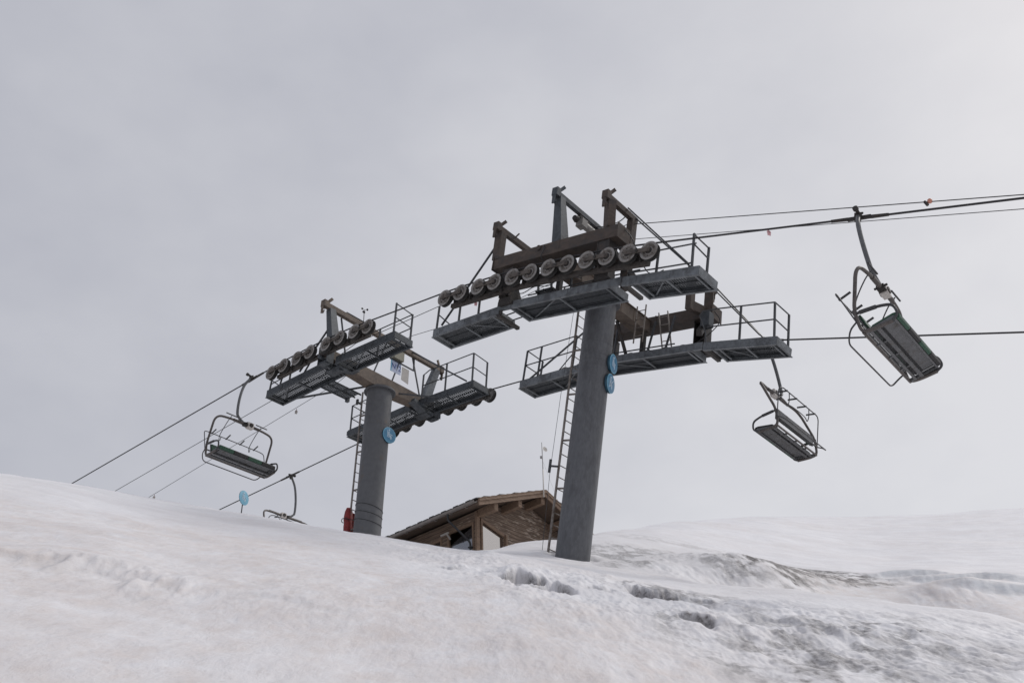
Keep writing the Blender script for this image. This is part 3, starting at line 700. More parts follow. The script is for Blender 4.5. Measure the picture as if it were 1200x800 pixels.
# guard mesh, cable loops and junction boxes
mb = MB()
for s_ in np.arange(-.75, .56, .07): mb.bar((s_, -1.15, -.72), (s_, -1.15, -.12), .008, .008)
for a_ in np.arange(-.72, -.1, .07): mb.bar((-.76, -1.142, a_), (.56, -1.142, a_), .008, .008)
for s_ in (-.78, .58): mb.bar((s_, -1.15, -.78), (s_, -1.15, -.08), .035, .035)
for a_ in (-.76, -.09): mb.bar((-.78, -1.15, a_), (.58, -1.15, a_), .03, .03)
mb.build('guard_mesh', M_RAIL, R1)
for pts in ([(-2.16, -2.2, .42), (-2.34, -2.1, .15), (-2.3, -1.9, -.1), (-2.0, -1.75, -.3), (-1.9, -1.5, -.55)],
            [(-2.9, -2.5, -.75), (-3.0, -2.3, -1.02), (-3.1, -2.1, -.98), (-3.15, -1.9, -.8)],
            [(1.0, -2.5, -.5), (.7, -2.4, -.75), (.3, -2.35, -.62), (-.2, -2.4, -.74), (-.7, -2.45, -.62), (-1.2, -2.4, -.78)],
            [(.1, -2.46, .46), (.05, -2.49, .30), (.12, -2.49, .12), (.1, -2.3, .02)],
            [(-2.2, 2.05, .25), (-2.4, 2.0, -.1), (-2.2, 1.9, -.45), (-1.9, 1.8, -.7)]):
    MB().tube(smooth_path(pts, 6), .013, 6).build('power_cable', M_CABLE, R1)
MB().box((-2.30, 1.62, -.35), (-2.05, 1.86, .05)).build('junction_box', M_GALVD, R1)
MB().box((-1.1, -1.55, -.62), (-.85, -1.4, -.3)).build('junction_box', M_DARK, R1)
for s_, w_ in ((-.55, -.9), (.62, -1.0)):
    mb = MB()
    for ds in (-.13, .13): mb.bar((s_ + ds, w_, .1), (s_ + ds - .1, w_ - .25, -.85), .035, .025)
    for k in range(4): f_ = (k + .5)/4; mb.tube([(s_ - .13 - .1*f_, w_ - .25*f_, .1 - .95*f_), (s_ + .13 - .1*f_, w_ - .25*f_, .1 - .95*f_)], .012, 6)
    mb.build('access_ladder', M_ALU, R1)
# stays
for a, b, r in (((1.75, -2.38, 1.15), (3.72, -2.12, -.88), .024), ((1.75, 2.38, 1.15), (3.7, 1.66, -.92), .024),
                ((-1.74, -1.34, 1.42), (-3.95, -1.85, -1.0), .019), ((-1.86, -1.75, 1.38), (-3.98, -2.16, -1.0), .019),
                ((-1.72, 2.1, 1.45), (-3.8, 1.52, -1.0), .019), ((-1.88, 2.42, 1.36), (-3.8, 1.74, -1.0), .019)):
    MB().bar(a, b, r*1.8, r*1.8).build('stay_rod', M_RAIL, R1)
# walkways
def t1_walk(sg):
    w0, w1 = sg*2.25, sg*1.45
    near, far = (w0, w1) if sg < 0 else (w1, w0)
    mid, _, _ = catwalk(R1, 1.50, -2.26, -.78, -.93, w0, w1, .2, inset=(.42, .35))
    L_, pl, ll = catwalk(R1, 1.52, 3.86, -.85, -1.04, w0, w1, .22, inset=(.14, 0))
    R_, pr, lr = catwalk(R1, -2.29, -4.30, -.95, -1.17, w0, w1, .22, inset=(.32, 0))
    for s_ in (1.5, -2.3):      # carriers from bracket to walkway joint
        b = MB(); b.box((s_ - .05, w0, -1.16), (s_ + .05, w1, -1.08)); b.box((s_ - .1, sg*2.24, -1.1), (s_ + .1, sg*2.215, -.7)); b.build('walkway_carrier', M_DARK, R1)
    MB().bar((-.1, sg*1.9, -.78), (-.1, sg*1.9, -.05), .12, .12).build('walkway_carrier', M_DARK, R1)
    MB().bar((.2, sg*1.66, -.9), (.2, sg*1.0, .0), .07, .07).build('walkway_carrier', M_DARK, R1)
    nf = .02*sg
    if sg < 0:
        e = lr - .2; far_ = far; far = far - .12
        railing(R_, [(pr(e, near + .03, -.1), pr(e - .1, near + .03, .86)), (pr(e, far - .03, -.1), pr(e - .08, far - .03, .84)), (pr(.9, near + .03, -.1), pr(.85, near + .03, .55))],
                [[pr(e - .1, near + .03, .84), pr(e - .08, far - .03, .82)], [pr(e - .05, near + .03, .58), pr(e - .05, far - .03, .55)], [pr(.1, near + .03, .56), pr(e, near + .03, .6)], [pr(-.1, near + .03, .1), pr(e, near + .03, .12)]])
        e = ll - .08; far = far_
        railing(L_, [(pl(e, near + .03, -.1), pl(e, near + .03, .72)), (pl(e, far - .03, -.1), pl(e - .05, far - .03, .6)), (pl(1.45, near + .03, -.1), pl(1.45, near + .03, .6)), (pl(.75, near + .03, -.1), pl(.75, near + .03, .6)), (pl(1.0, far - .03, -.1), pl(.3, far - .03, .9))],
                [[pl(e, near + .03, .46), pl(e - .03, far - .03, .3)], [pl(.05, far - .03, .25), pl(e - .05, far - .03, .22)], [pl(-.3, far - .03, .02), pl(e, far - .03, .02)]])
        railing(mid, [((-.2, far - .03, -.95), (-.1, far - .03, .02)), ((.45, far - .03, -.95), (.55, far - .03, .05)), ((.85, far - .03, -.95), (1.0, far - .03, .1)), ((-1.0, far - .03, -1.0), (-.95, far - .03, -.1))],
                [[(1.3, far - .03, -.6), (-2.2, far - .03, -.72)], [(1.3, far - .03, -.2), (-2.2, far - .03, -.32)]])
    else:
        e = lr - .08
        hd = .95
        railing(R_, [(pr(e, near + .03, -.1), pr(e - .12, near + .03, hd)), (pr(e, far - .03, -.1), pr(e - .1, far - .03, hd)), (pr(1.0, near + .03, -.1), pr(.9, near + .03, hd))],
                [[pr(.05, near + .03, -.05), pr(-.02, near + .03, .3), pr(-.28, near + .03, .8), pr(-.2, near + .03, hd - .03), pr(.2, near + .03, hd)] , [pr(.2, near + .03, hd), pr(e - .12, near + .03, hd)], [pr(e - .12, near + .03, hd), pr(e - .1, far - .03, hd)],
                 [pr(.0, near + .03, .45), pr(e - .05, near + .03, .48)], [pr(e - .05, near + .03, .48), pr(e - .05, far - .03, .48)]])
        e = ll - .08; hd = .98
        railing(L_, [(pl(e, near + .03, -.1), pl(e - .1, near + .03, hd)), (pl(e, far - .03, -.1), pl(e - .1, far - .03, hd - .03)), (pl(1.72, near + .03, -.1), pl(1.62, near + .03, hd)), (pl(.45, near + .03, -.1), pl(.33, near + .03, hd))],
                [[pl(.33, near + .03, hd), pl(e - .1, near + .03, hd)], [pl(.36, near + .03, .5), pl(e - .06, near + .03, .5)], [pl(e - .1, near + .03, hd), pl(e - .1, far - .03, hd - .03)], [pl(e - .06, near + .03, .5), pl(e - .06, far - .03, .48)],
                 [pl(.95, near + .03, -.02), pl(.36, near + .03, .5)]])
        railing(mid, [((-.55, near + .03, -.95), (-.75, near + .03, .0)), ((-1.1, near + .03, -1.0), (-1.35, near + .03, .05)), ((.55, near + .03, -.95), (.5, near + .03, .0))],
                [[(.6, near + .03, -.72), (-1.4, near + .03, -.80)]])
t1_walk(-1); t1_walk(1)
# access ladders between crossarm and walkways
mb = MB()
for s0_, s1_, w_ in ((-.62, -.60, .95), (-.95, -1.15, 1.5)):
    for ds in (-.14, .14):
        mb.bar((s0_ + ds, w_, .25), (s1_ + ds, w_, -.85), .035, .025)
    for k in range(4):
        f_ = (k + .6)/4.4; s_ = s0_ + (s1_ - s0_)*f_; a_ = .25 - 1.1*f_
        mb.tube([(s_ - .14, w_, a_), (s_ + .14, w_, a_)], .012, 6)
mb.build('access_ladder', M_ALU, R1)
mb = MB()
for w_ in np.arange(-1.55, -.5, .055): mb.bar((.42, w_, -.2), (.95, w_, -.2), .022, .03)
for s_ in (.42, .7, .95): mb.bar((s_, -1.6, -.22), (s_, -.5, -.22), .02, .05)
mb.build('cross_platform', M_GALVD, R1)
ladder(R1, .62, -.17, .25, .15, -6.75)
mb = MB()
mb.tube([(.72, -.24, .0), (.78, -.26, -2.6), (.80, -.27, -4.7), (.74, -.24, -6.9)], .006, 5)
mb.bar((.62, -.2, -4.55), (.80, -.30, -4.55), .05, .04); mb.bar((.80, -.30, -4.72), (.80, -.30, -4.38), .05, .05)
mb.build('fall_arrest_wire', M_RAIL, R1)
finish_tower(T1)

# ------------------------------------------------------------------ FAR TOWER
T2 = begin_tower('lift_tower', 19.003, 15.195, 3.36, 7.2)
R2 = T2['root']
tag(R2, 'farther shorter lift tower with eight pulleys a side and a red pad at its foot', 'lift tower', 'lift towers')
mb = MB()
mb.lathe([(0, -7.2), (.405, -7.2), (.40, -.06), (.40, -.05)], (0, 0, 0), (0, 0, 1), 44)
mb.lathe([(.40, -.08), (.50, -.08), (.50, -.045), (.47, -.04), (.47, -.002), (0, -.002)], (0, 0, 0), (0, 0, 1), 44)
for k in range(20):
    an = k*math.pi/10; mb.lathe([(0, .02), (.02, .02), (.02, 0)], (.455*math.cos(an), .455*math.sin(an), -.08), (0, 0, -1), 6)
for a in (-1.28, -1.30): mb.lathe([(.401, a - .006), (.405, a), (.401, a + .006)], (0, 0, 0), (0, 0, 1), 44)
mb.build('post', M_POST2, R2)
for pth in ([(-3.95, 0.0), (-4.05, .12), (-3.98, .25)], [(-4.15, 0.0), (-4.3, .1), (-4.16, .22)], [(-4.4, 0), (-4.52, .1), (-4.42, .25)]):
    mb = MB(); pts = []
    for k in range(41):
        an = 2*math.pi*k/40
        pts.append((.408*math.cos(an), .408*math.sin(an), pth[0][0] + .10*math.sin(an + pth[1][1]*20) ))
    mb.tube(pts, .010, 5)
    mb.build('strap', M_CABLE, R2)
mb = MB()
for wa, wb, za, zb_, ta, tb in ((-2.25, -.5, .14, .0, .42, .44), (-.5, .5, .0, .0, .44, .44), (.5, 2.25, .0, .14, .44, .42)):
    mb.hexa([(-.2, wa, za), (.2, wa, za), (.2, wb, zb_), (-.2, wb, zb_), (-.2, wa, ta), (.2, wa, ta), (.2, wb, tb), (-.2, wb, tb)])
mb.build('crossarm', M_RUSTL, R2)
S = [2.10, 1.50, .86, .26, -.48, -1.08, -1.73, -2.31]
A = [.235, .275, .29, .295, .29, .27, .235, .17]
for sg in (-1, 1):
    sheave_train(R2, S, A, sg*2.65, sg, .13)
    mb = MB()
    for ds in (-.2, .2): mb.box((-.1 + ds - .014, sg*2.2, -.12), (-.1 + ds + .014, sg*2.46, .5))
    mb.box((-.25, sg*2.26, -.14), (.05, sg*2.45, -.06)); mb.tube([(-.1, sg*2.2, .05), (-.1, sg*2.6, .05)], .06, 10)
    mb.bar((-.45, sg*1.9, -.15), (.2, sg*1.9, -.15), .34, .05); mb.bar((-.2, sg*1.2, .1), (-.2, sg*2.0, -.2), .3, .1)
    mb.build('hanger_bracket', M_GALVD, R2)
SH2 = (S, A)
mb = MB()
mb.bar((-.15, -2.6, 1.85), (-.10, 2.5, 1.85), .14, .17)
end_yoke(mb, -.15, -2.6, 1.85, -1); end_yoke(mb, -.1, 2.5, 1.85, 1)
mb.build('lifting_frame', M_RUSTL, R2)
mb = MB(); mb.bar((-.3, -2.24, .45), (-.15, -2.4, 1.78), .32, .26, (1, 0, 0), 0, .22, .20); mb.build('frame_leg', M_GALVD, R2)
mb = MB(); mb.bar((.18, 2.1, .45), (-.08, 2.36, 1.78), .32, .26, (1, 0, 0), 0, .22, .20); mb.build('frame_leg', M_GALV, R2)
mb = MB()
mb.tube([(-.12, -1.75, 2.03), (-.12, -.55, 2.03)], .022, 6); mb.bar((-.12, -1.75, 1.9), (-.12, -1.75, 2.04), .04, .04); mb.bar((-.12, -.7, 1.9), (-.12, -.7, 2.04), .04, .04)
for w_, w2 in ((-.35, .05), (.45, .8), (1.75, 1.25), (-1.5, -1.9)):
    mb.bar((.0, w_, .5), (-.05, w2, 1.78), .04, .04)
mb.bar((-.05, .25, 1.32), (-.05, 1.35, 1.32), .04, .04); mb.bar((-.05, 1.35, 1.32), (-.05, 1.32, 1.78), .05, .04)
mb.tube([(.25, -1.2, .5), (.25, -1.2, .74), (.25, .0, .74), (.25, .0, .5)], .016, 6)
mb.tube(smooth_path([(.2, -1.1, .5), (.2, -1.15, .95), (.2, -1.0, 1.05), (.2, -.9, .9), (.2, -.92, .5)]), .018, 6)
mb.build('frame_brace', M_RAIL, R2)
mb = MB(); mb.box((-.16, .35, 1.36), (.02, .78, 1.70)); mb.bar((-.07, .5, 1.70), (-.07, .5, 1.77), .06, .06); mb.build('lamp_box', M_OLIVE, R2)
for a, b, r in (((.2, -.3, .12), (2.55, -1.6, -.12), .026), ((-.1, .55, .12), (-1.25, 1.62, .0), .02), ((-.1, 1.1, 1.95), (-2.2, 1.64, .3), .024), ((-.2, -2.38, 1.2), (1.3, -2.2, .2), .024)):
    MB().bar(a, b, r*1.9, r*1.9).build('stay_rod', M_RAIL, R2)
def t2_walk(sg):
    w0, w1 = sg*2.2, sg*1.48
    near, far = (w0, w1) if sg < 0 else (w1, w0)
    if sg < 0: cfg = ((-.02, 2.88, .12, .07), (-.42, -2.93, .10, .02))
    else: cfg = ((.12, 3.18, .20, .16), (-.24, -2.64, .22, .12))
    (s0, s1, a0, a1), (q0, q1, b0, b1) = cfg
    L_, pl, ll = catwalk(R2, s0, s1, a0, a1, w0, w1, .23, .05, .034, .015)
    R_, pr, lr = catwalk(R2, q0, q1, b0, b1, w0, w1, .23, .05, .034, .015)
    for o_ in (L_, R_): o_.data.materials[0] = M_GALVD
    e = lr - .08
    if sg < 0:
        railing(R_, [(pr(e, near + .03, -.1), pr(e, near + .03, .98)), (pr(e, far - .03, -.1), pr(e, far - .03, .92)), (pr(1.05, far - .03, -.1), pr(1.05, far - .03, .92))],
                [[pr(e, near + .03, .96), pr(e, far - .03, .90)], [pr(e, near + .03, .5), pr(e, far - .03, .45)], [pr(.35, far - .03, .92), pr(e, far - .03, .92)], [pr(.35, far - .03, .45), pr(e, far - .03, .45)]])
        e = ll - .08
        railing(L_, [(pl(e, near + .03, -.1), pl(e - .05, near + .03, .38)), (pl(e - .5, near + .03, -.1), pl(e - .62, near + .03, .36)), (pl(e - 1.0, near + .03, -.1), pl(e - 1.0, near + .03, .3)), (pl(e, far - .03, -.1), pl(e - .1, far - .03, .3)), (pl(1.2, near + .03, -.1), pl(.7, near + .03, .5))],
                [[pl(e - .05, near + .03, .34), pl(e - .08, far - .03, .2)], [pl(e - 1.1, far - .03, .2), pl(e - .08, far - .03, .2)], [pl(.8, near + .03, .26), pl(e - .02, near + .03, .2)]])
    else:
        hd = 1.0
        railing(R_, [(pr(e, near + .03, -.1), pr(e, near + .03, hd)), (pr(e, far - .03, -.1), pr(e, far - .03, hd - .05)), (pr(1.15, near + .03, -.1), pr(1.15, near + .03, hd)), (pr(.1, near + .03, -.1), pr(.1, near + .03, hd - .1))],
                [[pr(.1, near + .03, hd - .1), pr(.35, near + .03, hd), pr(e, near + .03, hd)], [pr(e, near + .03, hd), pr(e, far - .03, hd - .05)], [pr(.1, near + .03, .5), pr(e, near + .03, .5)], [pr(e, near + .03, .5), pr(e, far - .03, .45)]])
        e = ll - .08
        railing(L_, [(pl(e, near + .03, -.1), pl(e, near + .03, .95)), (pl(e, far - .03, -.1), pl(e, far - .03, .9)), (pl(e - 1.0, near + .03, -.1), pl(e - 1.0, near + .03, .95))],
                [[pl(e - 1.0, near + .03, .95), pl(e, near + .03, .95)], [pl(e, near + .03, .95), pl(e, far - .03, .9)], [pl(e - 1.0, near + .03, .45), pl(e, near + .03, .45)], [pl(e, near + .03, .45), pl(e, far - .03, .4)]])
t2_walk(-1); t2_walk(1)
mb = MB()
for w_ in np.arange(-1.5, -.45, .06): mb.bar((.42, w_, -.14), (1.0, w_, -.14), .022, .03)
for s_ in (.42, .7, 1.0): mb.bar((s_, -1.55, -.165), (s_, -.4, -.165), .025, .05)
mb.box((.95, -.5, -.24), (1.06, -.4, -.1))
mb.build('cross_platform', M_GALVD, R2)
ladder(R2, .62, -.17, .22, .1, -4.9)
mb = MB(); mb.bar((.62, -.2, -.35), (.62, -.34, -.33), .05, .04); mb.box((.58, -.38, -.42), (.66, -.33, -.24)); mb.build('ladder_stop', M_RAIL, R2)
mb = MB()     # mast-top weather vane fixed to the frame
finish_tower(T2)

# ------------------------------------------------------------------ haul ropes and signal cables
def abs_sz(h, s, a):
    q = tower_pt(h, s, 0, a); return float(q @ u), float(q[2])
def rope_path():
    pts = []
    R0 = np.array(on_plane(1200, 232, WU)); 
    top1 = [abs_sz(T1, s_, a_ + .205) for s_, a_ in zip(*SH1)][::-1]
    top2 = [abs_sz(T2, s_, a_ + .205) for s_, a_ in zip(*SH2)][::-1]
    f = np.array(top1[0]); dirr = (R0 - f)/np.linalg.norm(R0 - f)
    Lp = np.array(on_plane(83, 567, WU)); l = np.array(top2[-1]); dl = (Lp - l)/np.linalg.norm(Lp - l)
    return [tuple(f + dirr*34)] + top1 + top2 + [tuple(l + dl*34)], f, dirr, l, dl
RP, r_f, r_d, l_f, l_d = rope_path()
def rope_at(s):
    xs = [p[0] for p in RP]; zs = [p[1] for p in RP]
    return float(np.interp(s, xs, zs))
def rope_slope(s): return (rope_at(s + .05) - rope_at(s - .05))/.1
for w, nm in ((WU, 'thick black haul rope of the nearer lift line, running over the upper pulleys'), (WL, 'thick black haul rope of the farther lift line, behind both tower posts')):
    o = MB().tube([P(s_, w, z_) for s_, z_ in RP], .021, 8).build('haul_rope', M_ROPE)
    tag(o, nm, 'rope', 'haul ropes')
CA = [(-22, 15.14 - 30.63*.494), (8.63, 15.14), (11.6, 15.46), (15.11, 15.80), (18.6, 16.12), (20.2, 15.86), (22.69, 15.68), (32.23, 15.44), (48, 15.0)]
o = MB().tube([P(s_, 15.8, z_) for s_, z_ in CA], .0115, 6).build('signal_cable', M_CABLE)
tag(o, 'thin black cable strung highest over the towers, with an orange ball on it', 'cable', 'signal cables')
CB = [(-22, 15.24 - 31.0*.4755), (9.01, 15.24), (11.0, 15.12), (13.47, 15.17), (16.74, 15.84), (18.6, 15.9), (20.09, 15.57), (30.71, 14.90), (45, 14.0)]
o = MB().tube([P(s_, 16.4, z_) for s_, z_ in CB], .009, 6).build('signal_cable', M_CABLE)
tag(o, 'thinnest lower cable between the towers with small tags hanging from it', 'cable', 'signal cables')
# cable marker ball and hanging ribbons
s_, z_ = on_plane(1090, 236.5, 15.8)
mb = MB(); mb.lathe([(0, -.052), (.022, -.048), (.042, -.03), (.047, 0), (.042, .03), (.022, .048), (0, .052)], P(s_, 15.8, z_ + .02), (0, 0, 1), 16); mb.tube([P(s_ + .09, 15.8, z_ + .06), P(s_ + .06, 15.8, z_ - .05)], .03, 8, 1)
tag(mb.build('cable_marker', [M_ORANGE, M_DARK]), 'small orange ball clipped on the top cable at the right', 'cable marker')
def ribbon(px, py, w, size, label, mt=M_PINK):
    s_, z_ = on_plane(px, py, w); q = V(P(s_, w, z_)); ex = V(u)*.5 - V(c)*.85
    mb = MB(); mb.tube([q, q + V(0, 0, -.05*size)], .012*size, 6, 1)
    mb.lathe([(.02*size, .006), (.055*size, .006), (.055*size, -.006), (.02*size, -.006), (.02*size, .006)], q + V(0, 0, -.11*size), ex.cross(V(0, 0, 1)), 12)
    mb.prism([(-.05*size, -.12*size), (.04*size, -.12*size), (.055*size, -.2*size), (-.03*size, -.21*size)], ex.normalized(), (0, 0, 1), ex.cross(V(0, 0, 1)).normalized(), q, .008)
    mb.lathe([(0, .004), (.02*size, .004), (.02*size, -.004), (0, -.004)], q + V(0, 0, -.11*size), ex.cross(V(0, 0, 1)), 8, [1, 1, 1])
    tag(mb.build('cable_tag', [mt, M_PINKD]), label, 'tag', 'tags hanging from the cables')
ribbon(900, 268, WU, .85, 'pink tag hanging from the haul rope right of the nearer tower')
ribbon(557.5, 352, 16.4, .9, 'dark red tag hanging from a cable under the left pulleys of the nearer tower')
ribbon(347.5, 479, 16.4, .9, 'grey tag hanging from the thin cable under the far tower walkway', M_BEIGE)
ribbon(181, 579.5, 16.4, .9, 'small dark tag on the thin cable just above the snow at left', M_BEIGE)

# ------------------------------------------------------------------ chairs (local: x = facing, y across, origin = grip on the rope)
ZS = -2.97      # seat height
def make_chair():
    root = empty('chairlift_chair', Matrix.Identity(4))
    mb = MB()   # grip
    mb.bar((-.22, 0, -.01), (.22, 0, .01), .055, .065); mb.bar((-.55, 0, 0), (-.22, 0, 0), .044, .044, (0, 0, 1), 0, .05, .055); mb.bar((.22, 0, 0), (.55, 0, 0), .05, .055, (0, 0, 1), 0, .044, .044)
    mb.tube([(.0, .06, .05), (.0, -.20, .08)], .035, 10); mb.tube([(0, -.24, .085), (0, -.18, .075)], .052, 12); mb.box((-.06, -.10, -.09), (.06, -.03, .06)); mb.tube([(.08, -.05, .07), (-.08, -.05, .07)], .022, 8)
    mb.build('grip', M_DARK, root)
    mb = MB()
    mb.tube(smooth_path([(0, -.08, -.02), (0, -.27, -.36), (0, -.37, -.85), (0, -.38, -1.36), (0, -.30, -1.53), (0, -.12, -1.63), (0, .02, -1.66)], 7), .042, 12)
    mb.build('hanger', M_TUBEG, root)
    mb = MB(); mb.box((-.07, .02, -1.745), (.07, .24, -1.565)); mb.box((-.07, -.12, -1.71), (.07, .02, -1.62), 1); mb.lathe([(0, .02), (.07, .02), (.07, 0)], (-.07, .13, -1.65), (-1, 0, 0), 14, [1, 1]); mb.lathe([(0, .02), (.07, .02), (.07, 0)], (.07, .13, -1.65), (1, 0, 0), 14, [1, 1])
    mb.tube([(-.12, -.06, -1.64), (.12, -.06, -1.64)], .022, 8, 1)
    mb.build('clamp', [M_LUG, M_DARK], root)
    # bail, running down both sides and forward under the seat
    H = 1.12
    pts = [(.27, -H + .02, ZS - .02), (-.1, -H, ZS - .04), (-.32, -H, ZS - .02), (-.36, -H, ZS + .35), (-.05, -H, -1.70), (0, -.62, -1.66), (0, .62, -1.66), (-.05, H, -1.70), (-.36, H, ZS + .35), (-.32, H, ZS - .02), (-.1, H, ZS - .04), (.27, H - .02, ZS - .02)]
    mb = MB(); mb.tube(round_path(pts, .36, 8), .034, 10)
    mb.tube([(0, -.5, -1.66), (0, .5, -1.66)], .045, 10)
    mb.tube([(-.30, -H, ZS - .03), (-.30, H, ZS - .03)], .03, 8)
    mb.build('bail', M_TUBE, root)
    # seat
    mb = MB()
    zz = lambda x_, o_=0: ZS + .148*(x_ + .24) + o_
    def plate(x0, x1, y0, y1, lo, hi, mi):
        mb.hexa([(x0, y0, zz(x0, lo)), (x1, y0, zz(x1, lo)), (x1, y1, zz(x1, lo)), (x0, y1, zz(x0, lo)), (x0, y0, zz(x0, hi)), (x1, y0, zz(x1, hi)), (x1, y1, zz(x1, hi)), (x0, y1, zz(x0, hi))], mi)
    plate(-.13, .31, -1.0, 1.0, -.012, -.002, 1)
    plate(.05, .27, -.97, .93, -.032, -.014, 0)         # pale pan between the rails
    for x_, w_, h_ in ((-.17, .055, .05), (-.03, .075, .06), (.30, .04, .05)):
        mb.bar((x_, -1.08, zz(x_, -.04)), (x_, 1.08, zz(x_, -.04)), w_, h_, (0, 0, 1), 0)
    for y_ in (-1.07, 1.07): mb.bar((-.26, y_, zz(-.26, -.03)), (.31, y_, zz(.31, -.03)), .07, .055, (0, 0, 1), 0)
    for y_ in (-.55, .0, .55): mb.bar((-.3, y_, zz(-.3, -.03)), (-.02, y_, zz(-.02, -.03)), .04, .03, (0, 0, 1), 0)
    seat = mb.build('seat', [M_PAN, M_PAND], root)
    bk = MB()
    bk.hexa([(-.31, -.99, ZS + .17), (-.28, -.99, ZS + .17), (-.28, 1.05, ZS + .17), (-.31, 1.05, ZS + .17), (-.37, -.99, ZS + .41), (-.34, -.99, ZS + .41), (-.34, 1.05, ZS + .41), (-.37, 1.05, ZS + .41)], 0)
    for z_ in (.19,): bk.bar((-.345 - (z_ - .17)*.26, -1.1, ZS + z_), (-.345 - (z_ - .17)*.26, 1.1, ZS + z_), .03, .04, (1, 0, 0), 0)
    back = bk.build('backrest', [M_PAN], root)
    for i in range(4):
        y0 = -1.05 + i*.525
        mt = M_GREEN if i % 2 == 0 else M_BLACK
        mb = MB(); a_, b_ = y0 + .012, y0 + .513
        prof = [(-.14, .018), (-.17, .05), (-.13, .085), (.28, .155), (.36, .150), (.40, .11), (.39, .045), (.33, .03), (.30, .083)]
        vs = [(x_, a_, ZS + z_) for x_, z_ in prof] + [(x_, b_, ZS + z_) for x_, z_ in prof]; n = len(prof)
        mb.add(vs, [tuple(range(n)), tuple(range(n, 2*n))[::-1]] + [(k, (k+1) % n, n + (k+1) % n, n + k) for k in range(n)])
        mb.build('seat_pad', mt, seat)
        mb = MB(); a_ = max(a_, -.97); mb.hexa([(-.277, a_, ZS + .19), (-.24, a_, ZS + .19), (-.24, b_, ZS + .19), (-.277, b_, ZS + .19), (-.332, a_, ZS + .40), (-.295, a_, ZS + .40), (-.295, b_, ZS + .40), (-.332, b_, ZS + .40)])
        mb.build('back_pad', mt, back)
    for sg in (-1, 1):
        mb = MB(); y_ = sg*1.12
        mb.tube(round_path([(-.38, y_, ZS + .36), (.12, y_, ZS + .33), (.36, y_, ZS + .26), (.40, y_, ZS + .06), (.26, y_*.985, ZS - .015)], .13, 6), .026, 8)
        mb.tube([(-.26, y_, ZS + .355), (.06, y_, ZS + .335)], .036, 8)
        mb.build('armrest', M_BARD, root)
    # raised safety bar swung behind the chair: upper loop with four foot pegs, lower wide loop
    mb = MB(); r_ = .0145
    mb.tube(round_path([(-.36, -1.15, ZS + .18), (-.52, -1.15, -2.10), (-.56, -1.0, -2.05), (-.56, 1.0, -2.05), (-.52, 1.15, -2.10), (-.36, 1.15, ZS + .18)], .2, 6), r_, 7)
    mb.tube(round_path([(-.36, -1.15, ZS + .18), (-.52, -1.13, ZS + .10), (-.66, -1.0, ZS - .06), (-.66, 1.0, ZS - .06), (-.52, 1.13, ZS + .10), (-.36, 1.15, ZS + .18)], .32, 8), r_ + .002, 7)
    for y_ in (-.84, -.30, .24, .78):
        mb.tube([(-.58, y_, -2.06), (-.34, y_ - .01, -2.0)], .022, 7)
    for y_ in (-.62, .52):
        mb.tube(smooth_path([(.06, y_, -1.6), (-.1, y_ - .02, -1.75), (-.34, y_ - .06, -2.10), (-.40, y_ - .05, -2.26), (-.50, y_ + .05, -2.22), (-.56, y_ + .12, -2.05)], 6), r_*.85, 6)
        mb.tube([(.08, y_ - .22, -1.58), (.08, y_ + .22, -1.58)], .018, 7)
    mb.build('safety_bar', M_BARD, root)
    for ch in root.children_recursive:
        for v in ch.data.vertices:
            t_ = min(1, max(0, (v.co.z - ZS - .1)/1.1)); t_ = t_*t_*(3 - 2*t_)
            v.co.x *= .86 + .14*t_
            if v.co.z < -1.5: v.co.y *= .955
    return root
def copy_tree(o, parent=None):
    n = o.copy(); COL.objects.link(n)
    if parent is not None: n.parent = parent
    for ch in o.children: copy_tree(ch, n)
    return n
proto = make_chair()
CH = [(-1, 3.10, WU, 'largest empty chair, high at the right on the nearer rope'),
      (-1, 22.30, WU, 'empty chair hanging at the left beside the far tower, two blue-free green pads and white clamp on its beam'),
      (1, 7.38, WL, 'empty chair below the right walkway end of the nearer tower, seen with its grey backrest'),
      (1, 26.75, WL, 'chair almost hidden behind the snow crest, only its hanger and beam showing')]
CH[1] = (-1, 22.08, WU, 'empty green-padded chair hanging left of the far tower, its thin loop bar dangling below')
for i, (dr, s_, w_, lab) in enumerate(CH):
    o = proto if i == 0 else copy_tree(proto)
    ex = dr*u; ey = -dr*c*(-1) if dr < 0 else -c
    ey = np.cross(Z, ex)
    sw = math.radians(0)
    o.matrix_world = frame(P(s_, w_, rope_at(s_) - .0), ex, ey, Z)
    # the grip lies along the inclined rope
    g = [ch for ch in o.children if ch.name.startswith('grip')][0]
    g.rotation_euler = (0, -math.atan(rope_slope(s_)*dr), 0)
    tag(o, lab, 'ski lift chair', 'chairs of the chairlift')

